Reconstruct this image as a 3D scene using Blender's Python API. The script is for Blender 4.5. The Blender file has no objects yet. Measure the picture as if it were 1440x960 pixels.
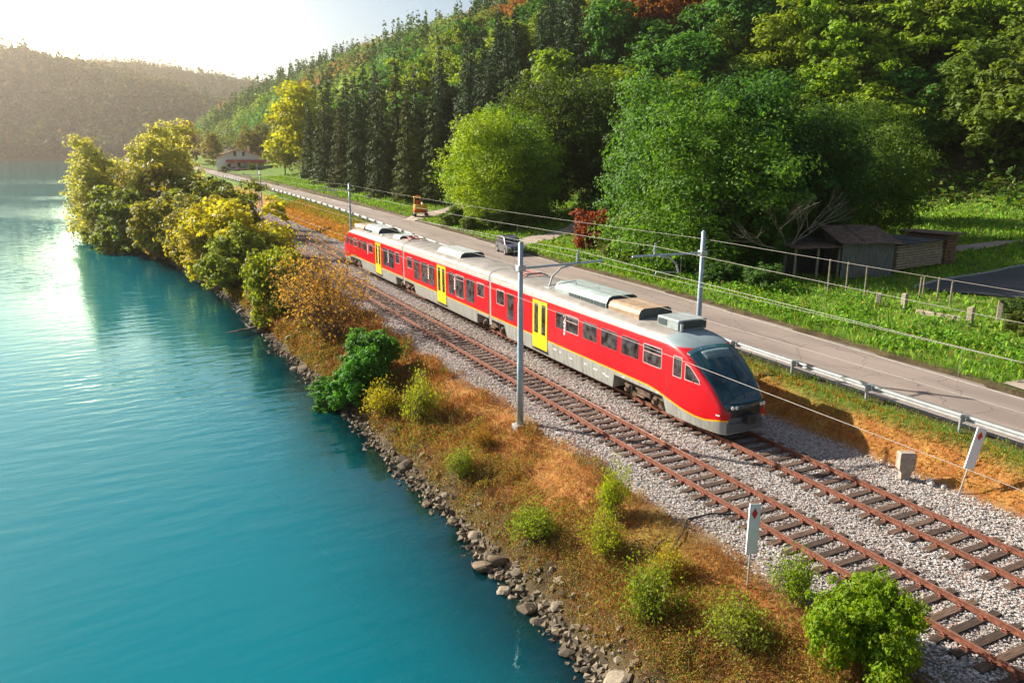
import bpy, bmesh, math, random
import numpy as np
from mathutils import Vector, Matrix
random.seed(7); RNG = np.random.default_rng(7)
PI = math.pi
sc = bpy.context.scene
COL = sc.collection

# ------------------------------------------------------------------ camera, sky, sun, exposure
CAMZ, YAW, PITCH, FPX = 11.29, 0.4638, 0.2432, 1100.0     # metres above rail top, radians, focal length in 1440 px frame
cam = bpy.data.cameras.new('camera'); cam.sensor_width = 36; cam.lens = 36 * FPX / 1440
cam.clip_start = .3; cam.clip_end = 9000
co = bpy.data.objects.new('camera', cam); COL.objects.link(co)
co.location = (0, 0, CAMZ); co.rotation_euler = (PI / 2 - PITCH, 0, -YAW)
sc.camera = co
SUN_AZ, SUN_EL = math.radians(-35), math.radians(28.5)      # azimuth clockwise from +Y
w = bpy.data.worlds.new('World'); sc.world = w; w.use_nodes = True
nt = w.node_tree; nt.nodes.clear()
def N(tree, typ, **kw):
    n = tree.nodes.new(typ)
    for k, v in kw.items():
        if k.startswith('i_'):
            n.inputs[int(k[2:]) if k[2:].isdigit() else k[2:].replace('_', ' ')].default_value = v
        else: setattr(n, k, v)
    return n
def L(tree, a, b): tree.links.new(a, b)
def mth(tree, op, a, b=None, c=None, clamp=False):
    n = tree.nodes.new('ShaderNodeMath'); n.operation = op; n.use_clamp = clamp
    for i, x in enumerate((a, b, c)):
        if x is None: continue
        if hasattr(x, 'links'): tree.links.new(x, n.inputs[i])
        else: n.inputs[i].default_value = x
    return n.outputs[0]
def mixc(tree, f, a, b, blend='MIX'):
    n = tree.nodes.new('ShaderNodeMix'); n.data_type = 'RGBA'; n.blend_type = blend
    for s, x in ((n.inputs[0], f), (n.inputs[6], a), (n.inputs[7], b)):
        if hasattr(x, 'links'): tree.links.new(x, s)
        elif isinstance(x, (tuple, list)): s.default_value = tuple(x) if len(x) == 4 else (*x, 1)
        else: s.default_value = x
    return n.outputs[2]
def sstep(tree, x, a, b):
    n = tree.nodes.new('ShaderNodeMapRange'); n.interpolation_type = 'SMOOTHSTEP'
    n.inputs[1].default_value = a; n.inputs[2].default_value = b
    tree.links.new(x, n.inputs[0]); return n.outputs[0]
sky = N(nt, 'ShaderNodeTexSky', sky_type='NISHITA', sun_disc=False, sun_elevation=SUN_EL, sun_rotation=SUN_AZ % (2 * PI), altitude=200, air_density=1.0, dust_density=.7, ozone_density=1.5)
tc = N(nt, 'ShaderNodeTexCoord')
nrm = N(nt, 'ShaderNodeVectorMath', operation='NORMALIZE'); L(nt, tc.outputs['Generated'], nrm.inputs[0])
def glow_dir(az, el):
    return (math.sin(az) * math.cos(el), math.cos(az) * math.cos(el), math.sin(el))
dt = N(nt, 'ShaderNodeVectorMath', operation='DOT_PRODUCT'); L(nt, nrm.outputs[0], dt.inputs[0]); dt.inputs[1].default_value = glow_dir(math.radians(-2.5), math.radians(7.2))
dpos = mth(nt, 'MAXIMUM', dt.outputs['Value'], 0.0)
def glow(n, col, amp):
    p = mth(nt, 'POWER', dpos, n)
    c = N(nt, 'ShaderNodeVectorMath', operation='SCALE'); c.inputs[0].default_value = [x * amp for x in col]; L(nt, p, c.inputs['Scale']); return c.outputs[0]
bg1 = N(nt, 'ShaderNodeBackground'); bg1.inputs[1].default_value = 0.05
# thin bright cloud veil over the blue
mp = N(nt, 'ShaderNodeMapping'); mp.inputs['Scale'].default_value = (2.2, 2.2, 11); L(nt, nrm.outputs[0], mp.inputs[0])
cn = N(nt, 'ShaderNodeTexNoise'); cn.inputs['Scale'].default_value = 1.6; cn.inputs['Detail'].default_value = 7; cn.inputs['Roughness'].default_value = .55; L(nt, mp.outputs[0], cn.inputs['Vector'])
cl = mth(nt, 'MULTIPLY', sstep(nt, cn.outputs['Fac'], .46, .66), .5)
skc = mixc(nt, cl, sky.outputs[0], (6.0, 5.6, 5.2))
L(nt, skc, bg1.inputs[0])
add = None
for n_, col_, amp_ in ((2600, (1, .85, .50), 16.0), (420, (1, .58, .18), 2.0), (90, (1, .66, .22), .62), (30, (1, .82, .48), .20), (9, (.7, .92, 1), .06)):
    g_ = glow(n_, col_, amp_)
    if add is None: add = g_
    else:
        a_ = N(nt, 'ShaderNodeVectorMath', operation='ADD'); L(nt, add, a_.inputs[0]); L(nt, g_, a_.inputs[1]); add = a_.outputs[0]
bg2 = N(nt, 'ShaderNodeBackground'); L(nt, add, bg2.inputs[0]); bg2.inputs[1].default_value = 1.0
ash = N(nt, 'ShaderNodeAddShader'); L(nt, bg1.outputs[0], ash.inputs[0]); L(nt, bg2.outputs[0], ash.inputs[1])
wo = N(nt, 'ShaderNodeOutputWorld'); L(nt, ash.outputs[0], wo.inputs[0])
sl = bpy.data.lights.new('sun', 'SUN'); sl.energy = 5.0; sl.angle = math.radians(.5); sl.color = (1, .91, .77)
so = bpy.data.objects.new('sun', sl); COL.objects.link(so); so.location = (-60, 60, 60)
SUNV = Vector((math.sin(SUN_AZ) * math.cos(SUN_EL), math.cos(SUN_AZ) * math.cos(SUN_EL), math.sin(SUN_EL)))
so.rotation_euler = SUNV.to_track_quat('Z', 'Y').to_euler()
sc.view_settings.view_transform = 'Standard'; sc.view_settings.look = 'None'; sc.view_settings.gamma = 1; sc.view_settings.use_curve_mapping = False
sc.view_settings.exposure = 1.3
sc.render.engine = 'CYCLES'
cy = sc.cycles
cy.max_bounces = 6; cy.diffuse_bounces = 3; cy.glossy_bounces = 3; cy.transmission_bounces = 4; cy.transparent_max_bounces = 12; cy.volume_bounces = 0
cy.use_denoising = True; cy.caustics_reflective = False; cy.caustics_refractive = False

# ------------------------------------------------------------------ helpers
def tag(o, label=None, cat=None, group=None, kind=None):
    if label: o['label'] = label
    if cat: o['category'] = cat
    if group: o['group'] = group
    if kind: o['kind'] = kind
    return o
def empty(name, loc=(0, 0, 0), rz=0, label=None, cat=None, group=None, kind=None):
    o = bpy.data.objects.new(name, None); COL.objects.link(o); o.location = loc; o.rotation_euler = (0, 0, rz); o.empty_display_size = .3
    return tag(o, label, cat, group, kind)
def link(name, me, parent=None, loc=None):
    o = bpy.data.objects.new(name, me); COL.objects.link(o)
    if parent: o.parent = parent
    if loc is not None: o.location = loc
    return o
def np_mesh(name, V, F, mats, tint=None, attr=None, mi=None, smooth=False):
    """V (n,3), F (m,k) equal-sided faces; tint (n,3) point colours"""
    V = np.asarray(V, np.float32); F = np.asarray(F, np.int32); m, k = F.shape
    me = bpy.data.meshes.new(name)
    me.vertices.add(len(V)); me.vertices.foreach_set('co', V.ravel())
    me.loops.add(m * k); me.loops.foreach_set('vertex_index', F.ravel())
    me.polygons.add(m); me.polygons.foreach_set('loop_start', np.arange(0, m * k, k, dtype=np.int32))
    if mi is not None: me.polygons.foreach_set('material_index', np.asarray(mi, np.int32))
    me.polygons.foreach_set('use_smooth', np.full(m, smooth))
    for mt in (mats if isinstance(mats, (list, tuple)) else [mats]): me.materials.append(mt)
    for nm, arr in ((('tint', tint),) if tint is not None else ()) + tuple((attr or {}).items()):
        a = me.attributes.new(nm, 'FLOAT_COLOR', 'POINT')
        c = np.ones((len(V), 4), np.float32); c[:, :3] = arr; a.data.foreach_set('color', c.ravel())
    me.update(calc_edges=True); return me
class MB:
    def __init__(s): s.v = []; s.f = []; s.m = []
    def add(s, vs, fs, mi=0):
        b = len(s.v); s.v += [tuple(x) for x in vs]; s.f += [tuple(i + b for i in f) for f in fs]; s.m += [mi] * len(fs); return s
    def box(s, x0, x1, y0, y1, z0, z1, mi=0, M=None, bev=0):
        if bev:
            bm = bmesh.new(); bmesh.ops.create_cube(bm, size=1)
            for q in bm.verts: q.co = ((x0 + x1) / 2 + q.co.x * (x1 - x0), (y0 + y1) / 2 + q.co.y * (y1 - y0), (z0 + z1) / 2 + q.co.z * (z1 - z0))
            bmesh.ops.bevel(bm, geom=bm.edges[:], offset=bev, segments=1, affect='EDGES')
            bm.verts.index_update(); vs = [q.co.copy() for q in bm.verts]; fs = [[q.index for q in f.verts] for f in bm.faces]; bm.free()
        else:
            vs = [Vector((x, y, z)) for x in (x0, x1) for y in (y0, y1) for z in (z0, z1)]
            fs = [(0, 1, 3, 2), (4, 6, 7, 5), (0, 4, 5, 1), (2, 3, 7, 6), (0, 2, 6, 4), (1, 5, 7, 3)]
        if M is not None: vs = [M @ q for q in vs]
        return s.add(vs, fs, mi)
    def tube(s, pts, r, n=8, mi=0, cap=True):
        pts = [Vector(p) for p in pts]; rs = r if isinstance(r, (list, tuple)) else [r] * len(pts)
        vs = []; prev = None
        for i, p in enumerate(pts):
            d = (pts[min(i + 1, len(pts) - 1)] - pts[max(i - 1, 0)]).normalized()
            if prev is None: a = d.orthogonal().normalized()
            else: a = (prev - d * prev.dot(d)).normalized()
            prev = a; b = d.cross(a)
            vs += [p + (a * math.cos(2 * PI * k / n) + b * math.sin(2 * PI * k / n)) * rs[i] for k in range(n)]
        fs = [(i * n + k, i * n + (k + 1) % n, (i + 1) * n + (k + 1) % n, (i + 1) * n + k) for i in range(len(pts) - 1) for k in range(n)]
        if cap: fs += [tuple(range(n - 1, -1, -1)), tuple((len(pts) - 1) * n + k for k in range(n))]
        return s.add(vs, fs, mi)
    def cyl(s, a, b, r, n=12, mi=0): return s.tube([a, b], r, n, mi)
    def sweep(s, prof, path, mi=0, closed=True):
        """prof list of (side, up); path list of Vector; keeps up = Z"""
        path = [Vector(p) for p in path]; vs = []; n = len(prof)
        for i, p in enumerate(path):
            d = path[min(i + 1, len(path) - 1)] - path[max(i - 1, 0)]; d.z = 0; d.normalize(); sd = Vector((d.y, -d.x, 0))
            vs += [p + sd * a + Vector((0, 0, b)) for a, b in prof]
        m = n if closed else n - 1
        fs = [(i * n + k, i * n + (k + 1) % n, (i + 1) * n + (k + 1) % n, (i + 1) * n + k) for i in range(len(path) - 1) for k in range(m)]
        if closed: fs += [tuple(range(n - 1, -1, -1)), tuple((len(path) - 1) * n + k for k in range(n))]
        return s.add(vs, fs, mi)
    def mesh(s, name, mats, smooth=False):
        me = bpy.data.meshes.new(name); me.from_pydata(s.v, [], s.f)
        for mt in (mats if isinstance(mats, (list, tuple)) else [mats]): me.materials.append(mt)
        for p, i in zip(me.polygons, s.m): p.material_index = i; p.use_smooth = smooth
        bm = bmesh.new(); bm.from_mesh(me); bmesh.ops.recalc_face_normals(bm, faces=bm.faces[:]); bm.to_mesh(me); bm.free()
        return me
    def build(s, name, mats, parent=None, loc=None, smooth=False):
        return link(name, s.mesh(name, mats, smooth), parent, loc)
def interp(xs, ys):
    xs = np.array(xs, float); ys = np.array(ys, float); m = np.gradient(ys, xs)
    def f(x):
        x = np.asarray(x, float); xc = np.clip(x, xs[0], xs[-1]); i = np.clip(np.searchsorted(xs, xc) - 1, 0, len(xs) - 2)
        h = xs[i + 1] - xs[i]; t = (xc - xs[i]) / h
        return (2*t**3-3*t**2+1)*ys[i] + (t**3-2*t**2+t)*h*m[i] + (-2*t**3+3*t**2)*ys[i+1] + (t**3-t**2)*h*m[i+1]
    return f
def smooth(x, a=0., b=1.):
    t = np.clip((np.asarray(x, float) - a) / (b - a), 0, 1); return t * t * (3 - 2 * t)
_P = RNG.random((256, 256))
def vnoise(x, y):
    x = np.asarray(x, float); y = np.asarray(y, float); xi = np.floor(x).astype(int); yi = np.floor(y).astype(int); fx = x - xi; fy = y - yi
    fx = fx * fx * (3 - 2 * fx); fy = fy * fy * (3 - 2 * fy); g = lambda a, b: _P[a & 255, b & 255]
    return (g(xi, yi) * (1 - fx) + g(xi + 1, yi) * fx) * (1 - fy) + (g(xi, yi + 1) * (1 - fx) + g(xi + 1, yi + 1) * fx) * fy - .5
def fbm(x, y, o=4):
    r = 0; a = 1
    for k in range(o): r = r + a * vnoise(x * 2 ** k + 17 * k, y * 2 ** k + 31 * k); a *= .5
    return r
def project(P):
    P = np.atleast_2d(np.asarray(P, float)); c, s = math.cos(-YAW), math.sin(-YAW)
    X = c * P[:, 0] + s * P[:, 1]; Y = -s * P[:, 0] + c * P[:, 1]; Z = P[:, 2] - CAMZ
    d = Y * math.cos(PITCH) - Z * math.sin(PITCH); up = Y * math.sin(PITCH) + Z * math.cos(PITCH)
    d = np.where(d < .1, .1, d); return 720 + FPX * X / d, 480 - FPX * up / d, d
def inframe(P, pad=60):
    x, y, d = project(P); return (x > -pad) & (x < 1440 + pad) & (y > -pad) & (y < 960 + pad) & (d > 1)

# ------------------------------------------------------------------ materials
def newmat(name):
    m = bpy.data.materials.new(name); m.use_nodes = True; t = m.node_tree
    return m, t, t.nodes['Principled BSDF']
def simple(name, col, rough=.6, metal=0, var=.12, scale=6., bump=0, bscale=40., spec=.5, coat=0, stretch=(1, 1, 1)):
    m, t, b = newmat(name)
    tcn = N(t, 'ShaderNodeTexCoord'); mpn = N(t, 'ShaderNodeMapping'); mpn.inputs['Scale'].default_value = stretch; L(t, tcn.outputs['Object'], mpn.inputs[0])
    nz = N(t, 'ShaderNodeTexNoise'); nz.inputs['Scale'].default_value = scale; nz.inputs['Detail'].default_value = 6; L(t, mpn.outputs[0], nz.inputs['Vector'])
    lo = tuple(c * (1 - var) for c in col); hi = tuple(min(1, c * (1 + var)) for c in col)
    L(t, mixc(t, sstep(t, nz.outputs['Fac'], .3, .7), lo, hi), b.inputs['Base Color'])
    b.inputs['Roughness'].default_value = rough; b.inputs['Metallic'].default_value = metal; b.inputs['Specular IOR Level'].default_value = spec
    if coat: b.inputs['Coat Weight'].default_value = coat
    if bump:
        n2 = N(t, 'ShaderNodeTexNoise'); n2.inputs['Scale'].default_value = bscale; n2.inputs['Detail'].default_value = 5; L(t, mpn.outputs[0], n2.inputs['Vector'])
        bp = N(t, 'ShaderNodeBump'); bp.inputs['Strength'].default_value = bump; bp.inputs['Distance'].default_value = .02; L(t, n2.outputs['Fac'], bp.inputs['Height']); L(t, bp.outputs[0], b.inputs['Normal'])
    return m
def leafmat(name, transl=.5, rough=.55, objcol=True, spec=.25):
    m, t, b = newmat(name)
    at = N(t, 'ShaderNodeAttribute', attribute_name='tint')
    c = at.outputs['Color']
    if objcol:
        oi = N(t, 'ShaderNodeObjectInfo'); c = mixc(t, 1.0, c, oi.outputs['Color'], 'MULTIPLY')
    L(t, c, b.inputs['Base Color']); b.inputs['Roughness'].default_value = rough; b.inputs['Specular IOR Level'].default_value = spec
    tr = N(t, 'ShaderNodeBsdfTranslucent')
    tcx = mixc(t, 1.0, c, (1.25, 1.15, .55), 'MULTIPLY'); L(t, tcx, tr.inputs[0])
    mx = N(t, 'ShaderNodeMixShader'); mx.inputs[0].default_value = transl
    L(t, b.outputs[0], mx.inputs[1]); L(t, tr.outputs[0], mx.inputs[2])
    L(t, mx.outputs[0], t.nodes['Material Output'].inputs[0]); return m
M_leaf = leafmat('leaf'); M_needle = leafmat('needle', .12, .6); M_blade = leafmat('grass_blade', .35, .7, objcol=False); M_stone_t = None
M_bark = simple('bark', (.11, .085, .06), .9, var=.35, scale=3, bump=.6, bscale=12, stretch=(1, 1, .25))
M_twig = simple('twig', (.17, .11, .065), .9, var=.3, scale=5)
M_deadwood = simple('dead_wood', (.23, .19, .15), .9, var=.25, scale=5)
M_rust = simple('rusted_rail', (.20, .075, .045), .62, .25, var=.3, scale=8, bump=.25, bscale=60)
M_railtop = simple('rail_head', (.27, .14, .10), .45, .4, var=.2, scale=5)
M_plate = simple('rusted_plate', (.20, .075, .05), .7, .3, var=.35, scale=14)
def sleepermat():
    m, t, b = newmat('sleeper_wood'); oi = N(t, 'ShaderNodeObjectInfo'); tcn = N(t, 'ShaderNodeTexCoord')
    mpn = N(t, 'ShaderNodeMapping'); mpn.inputs['Scale'].default_value = (1.2, 16, 16); L(t, tcn.outputs['Object'], mpn.inputs[0])
    off = N(t, 'ShaderNodeVectorMath', operation='ADD'); L(t, mpn.outputs[0], off.inputs[0]); L(t, oi.outputs['Random'], off.inputs[1])
    sc_ = N(t, 'ShaderNodeVectorMath', operation='SCALE'); L(t, off.outputs[0], sc_.inputs[0]); sc_.inputs['Scale'].default_value = 1
    nz = N(t, 'ShaderNodeTexNoise'); nz.inputs['Scale'].default_value = 2.2; nz.inputs['Detail'].default_value = 7; L(t, sc_.outputs[0], nz.inputs['Vector'])
    c = mixc(t, sstep(t, nz.outputs['Fac'], .3, .72), (.035, .021, .014), (.12, .072, .046))
    hv = N(t, 'ShaderNodeHueSaturation'); L(t, c, hv.inputs['Color']); L(t, mth(t, 'MULTIPLY_ADD', oi.outputs['Random'], .9, .6), hv.inputs['Value']); L(t, hv.outputs[0], b.inputs['Base Color'])
    b.inputs['Roughness'].default_value = .85
    bp = N(t, 'ShaderNodeBump'); bp.inputs['Strength'].default_value = .7; bp.inputs['Distance'].default_value = .015; L(t, nz.outputs['Fac'], bp.inputs['Height']); L(t, bp.outputs[0], b.inputs['Normal'])
    return m
M_sleeper = sleepermat(); M_sleeperfar = simple('sleeper_wood_far', (.17, .12, .09), .85, var=.4, scale=2)
def stonemat(name, rough=.9, grain=60, objinfo=False):
    m, t, b = newmat(name); at = N(t, 'ShaderNodeAttribute', attribute_name='tint'); tcn = N(t, 'ShaderNodeTexCoord')
    nz = N(t, 'ShaderNodeTexNoise'); nz.inputs['Scale'].default_value = grain; nz.inputs['Detail'].default_value = 5; L(t, tcn.outputs['Object'], nz.inputs['Vector'])
    L(t, mixc(t, .5, at.outputs['Color'], mixc(t, sstep(t, nz.outputs['Fac'], .3, .7), (.55, .55, .55), (1.35, 1.35, 1.35)), 'MULTIPLY'), b.inputs['Base Color'])
    b.inputs['Roughness'].default_value = rough
    bp = N(t, 'ShaderNodeBump'); bp.inputs['Strength'].default_value = .6; bp.inputs['Distance'].default_value = .03; L(t, nz.outputs['Fac'], bp.inputs['Height']); L(t, bp.outputs[0], b.inputs['Normal'])
    return m
M_stone = stonemat('ballast_stone'); M_rock = stonemat('shore_rock', .88, 5)
M_galv = simple('galvanised_steel', (.44, .46, .47), .45, .35, var=.12, scale=4, bump=.05)
M_pole = simple('painted_pole', (.34, .44, .50), .5, .25, var=.1, scale=3)
M_wire = simple('wire', (.24, .22, .20), .6, .2, var=.1)
M_ins = simple('insulator', (.35, .16, .10), .3, var=.1)
M_dark = simple('dark_metal', (.035, .035, .035), .55, .3, var=.3)
M_bogie = simple('dusty_bogie', (.13, .085, .055), .8, .2, var=.55, scale=5, bump=.3)
M_wheel = simple('wheel_steel', (.22, .16, .12), .45, .7, var=.25)
M_black = simple('black_rubber', (.016, .016, .017), .7, var=.2)
M_bellows = simple('bellows', (.30, .27, .27), .8, var=.15)
M_glass = simple('dark_glass', (.05, .05, .055), .06, 0, var=.8, scale=2.6, spec=.6)
M_windscreen = simple('windscreen_glass', (.008, .045, .060), .05, 0, var=.3, scale=1.2, spec=.7)
M_frame = simple('window_frame', (.30, .035, .05), .45, var=.1)
M_framel = simple('light_frame', (.55, .32, .32), .45, var=.1)
M_yellow = simple('door_yellow', (.80, .62, .01), .38, var=.05, coat=.3)
M_white = simple('white_print', (.82, .82, .80), .5, var=.03)
M_roofgrey = simple('roof_grey', (.31, .35, .35), .55, .1, var=.18, scale=3)
M_roofgreen = simple('roof_unit_grey_green', (.30, .37, .35), .5, .1, var=.15, scale=2)
M_rooftan = simple('roof_unit_tan', (.36, .25, .16), .6, .1, var=.2, scale=3, bump=.2)
M_roofwhite = simple('roof_unit_white', (.38, .41, .395), .5, var=.1, scale=3)
M_unitdark = simple('roof_unit_dark_end', (.05, .065, .07), .5, .2, var=.25)
M_redfit = simple('red_fitting', (.42, .05, .04), .5, var=.2)
M_signw = simple('sign_white', (.74, .76, .78), .45, var=.05, scale=3)
M_signr = simple('sign_red', (.62, .02, .03), .45, var=.05)
M_conc = simple('concrete', (.33, .275, .22), .85, var=.25, scale=6, bump=.4, bscale=30)
M_concg = simple('grey_concrete', (.33, .33, .31), .85, var=.2, scale=5, bump=.3, bscale=25)
M_plank = simple('weathered_plank', (.15, .145, .135), .85, var=.4, scale=4, bump=.4, bscale=14, stretch=(6, 6, .4))
M_board = simple('sawn_board', (.40, .30, .21), .85, var=.4, scale=3, bump=.3, bscale=12, stretch=(.5, 6, 6))
M_brickred = simple('red_board', (.24, .12, .075), .85, var=.35, scale=5)
M_roofold = simple('old_roof_sheet', (.14, .085, .06), .8, .1, var=.5, scale=2.2, bump=.4, bscale=8)
M_roofdark = simple('tar_roof', (.05, .055, .06), .75, var=.35, scale=2)
M_wallw = simple('white_render', (.84, .84, .83), .8, var=.06, scale=2)
M_roofred = simple('red_roof_tile', (.48, .09, .05), .7, var=.2, scale=3)
M_post = simple('wood_post', (.24, .20, .15), .9, var=.3, scale=6)
M_silver = simple('silver_car_paint', (.13, .13, .15), .3, .5, var=.05, coat=.8)
M_tyre = simple('tyre', (.02, .02, .02), .85, var=.2)
M_rim = simple('alloy_rim', (.45, .46, .48), .35, .8, var=.05)
M_lamp = simple('headlight_lens', (.7, .72, .75), .12, .1, var=.05)
M_digyel = simple('digger_yellow', (.72, .36, .02), .45, var=.12, coat=.2)
M_digred = simple('digger_red', (.55, .06, .02), .5, var=.15)
M_blue = simple('faded_blue', (.06, .20, .28), .55, var=.2)
M_line = simple('road_paint', (.46, .43, .39), .75, var=.2, scale=2)

# ------------------------------------------------------------------ terrain functions (u = X across the line, v = Y along it)
WATER = -2.6
shore = interp([-200, 0, 15, 25, 38, 54, 70, 85, 105, 125, 150, 193, 260, 400, 1000], [11, 10.6, 10.4, 10.3, 10.0, 9.4, 8.9, 8.0, 5.6, 2.8, -.6, -5, -3, 2, 20])
guard = interp([-300, 0, 25, 60, 127, 167, 235, 300, 420, 700], [27, 27.2, 27.5, 28.7, 31.2, 31.2, 29.6, 27.5, 24.5, 22])
fared = interp([-300, 0, 20, 29, 40, 50, 62, 90, 135, 190, 260, 300, 420, 700], [33, 33.2, 33.6, 34.2, 34.9, 35.4, 35.6, 36.7, 37.2, 36.2, 34.5, 33, 30, 28])
zroad = interp([-300, 0, 60, 130, 200, 300, 700], [1.0, 1.0, 1.05, 1.5, 2.1, 3.0, 6.0])
ubase = interp([-500, 0, 80, 100, 120, 150, 200, 260, 330, 450, 700, 1200], [104, 101, 98, 80, 62, 55, 53, 58, 60, 55, 52, 52])
ridge = interp([-1000, 0, 150, 400, 650, 800, 1000, 1400], [95, 95, 92, 88, 74, 50, 25, 15])
el1 = interp([-60, -20, -7, -3, 1, 3.5, 6, 10, 14, 40], [4.6, 5.2, 5.4, 5.2, 4.7, 4.0, 3.2, 2.6, 2.3, 2.3])
el2 = interp([-60, -6, 0, 3, 6, 10, 14, 40], [4, 4.6, 4.75, 4.7, 4.35, 3.9, 3.8, 3.3])
def far_z(u, v):
    D = np.hypot(u, v); az = np.degrees(np.arctan2(u, v))
    t1 = np.tan(np.radians(el1(az))) * 1290 + CAMZ - 14; t2 = np.tan(np.radians(el2(az))) * 1800 + CAMZ - 14
    z = -3 + t1 * smooth(D, 1000, 1290) ** .8
    z = np.where(D > 1300, np.maximum(z, t2 * smooth(D, 1330, 1800) + 10), z)
    z = z + fbm(u / 90, v / 90, 3) * 16 * smooth(D, 1020, 1200)
    return np.where((D > 985) & (v > -300), z, -99)
def ground_z(u, v):
    u = np.asarray(u, float); v = np.asarray(v, float)
    s = shore(v); g = guard(v); fe = fared(v); zr = zroad(v)
    s = s + .5 * fbm(v / 2.3, v * 0 + 3.3, 3)
    d = u - s
    dn = np.maximum(-d, 0); bed = WATER - .13 * dn - .022 * dn * dn + .12 * fbm(u / 1.1, v / 1.1, 3) * smooth(-d, 0, 1)
    wdt = np.maximum(15.2 - s, 1.)
    bank = WATER + .95 * smooth(d, 0, 1.0) + 1.38 * smooth(d / wdt, .08, 1.05) + .30 * fbm(u / 1.6, v / 1.6, 4) * smooth(d, 0, 1) * (1 - smooth(u, 14.4, 15.4))
    z = np.where(d < 0, np.maximum(bed, -9), bank)
    z = np.where(u > 15.2, -.238, z)
    slope = -.238 + (zr + .238) * smooth((u - 24.7) / np.maximum(g - .7 - 24.7, .5)) + .16 * fbm(u / 1.3, v / 1.3, 3) * smooth(u, 24.7, 25.6) * (1 - smooth(u, g - 1.2, g - .5))
    z = np.where(u > 24.7, slope, z)
    z = np.where(u > g - .6, zr, z)
    rough = smooth(u, fe + .4, fe + 3)
    field = zr + .022 * (u - fe) + .28 * fbm(u / 5, v / 5, 4) * rough
    hb = u - ubase(v); hill = .72 * (np.sqrt(hb * hb + 60) + hb) / 2
    rz = ridge(v); hill = rz * (1 - np.exp(-np.maximum(hill, 0) / rz * 1.15)) + smooth(hb, 0, 20) * 4 * fbm(u / 30, v / 30, 3)
    z = np.where(u > fe, field + hill, z)
    fz = far_z(u, v)
    z = np.where(v > 900, np.maximum(z, fz), np.where(fz > -50, np.maximum(z, fz), z))
    return z
def gz(u, v): return float(ground_z(np.array([u]), np.array([v]))[0])
def lines(*segs):
    out = []
    for a, b, st in segs: out.append(np.arange(a, b, st))
    return np.concatenate(out + [np.array([segs[-1][1]])])
UL = lines((-3000, -600, 200), (-600, -40, 28), (-40, 4, 4), (4, 40, .4), (40, 72, 1), (72, 190, 3.2), (190, 620, 26), (620, 3000, 200))
VL = lines((-2400, -200, 200), (-200, 0, 10), (0, 60, .5), (60, 200, 1.5), (200, 700, 8), (700, 2000, 26), (2000, 3200, 200))
gu, gv = np.meshgrid(UL, VL, indexing='ij'); gzv = ground_z(gu, gv)
# zone masks: R dry orange growth, G green grass, B woodland soil
nz1 = fbm(gu / 2.2, gv / 2.2, 4); nz2 = fbm(gu / 9, gv / 9, 3)
sh_ = shore(gv); gd_ = guard(gv); fe_ = fared(gv)
dryL = smooth(gu - sh_ + nz1 * 1.2, 1.3, 2.4) * (1 - smooth(gu + nz1 * 1.1, 14.3, 15.6))
gr_far = smooth(gv, 70, 130)
slopeR = smooth(gu + nz1 * .4, 24.3, 25.2) * (1 - smooth(gu, gd_ - .3, gd_ + .1))
toproad = smooth(gu + nz1 * .8 + gr_far * 1.2, gd_ - 1.5, gd_ - .6)
R = np.clip(dryL * (1 - .35 * smooth(nz2, .1, .4)) + slopeR * (1 - toproad), 0, 1)
G = np.clip(smooth(gu, fe_ + .2, fe_ + .8) + slopeR * toproad + .3 * dryL * smooth(nz2, .1, .4), 0, 1)
B = smooth(gu + nz2 * 6, ubase(gv) - 6, ubase(gv) + 2)
wild = smooth(nz2 + .2 * nz1, .05, .35) * smooth(gu, fe_ + 3, fe_ + 8)
G = G * (1 - B); R = np.clip(R + wild * .45 * (1 - B), 0, 1); 
nU, nV = gu.shape
idx = np.arange(nU * nV).reshape(nU, nV)
F = np.stack([idx[:-1, :-1], idx[1:, :-1], idx[1:, 1:], idx[:-1, 1:]], -1).reshape(-1, 4)
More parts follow.
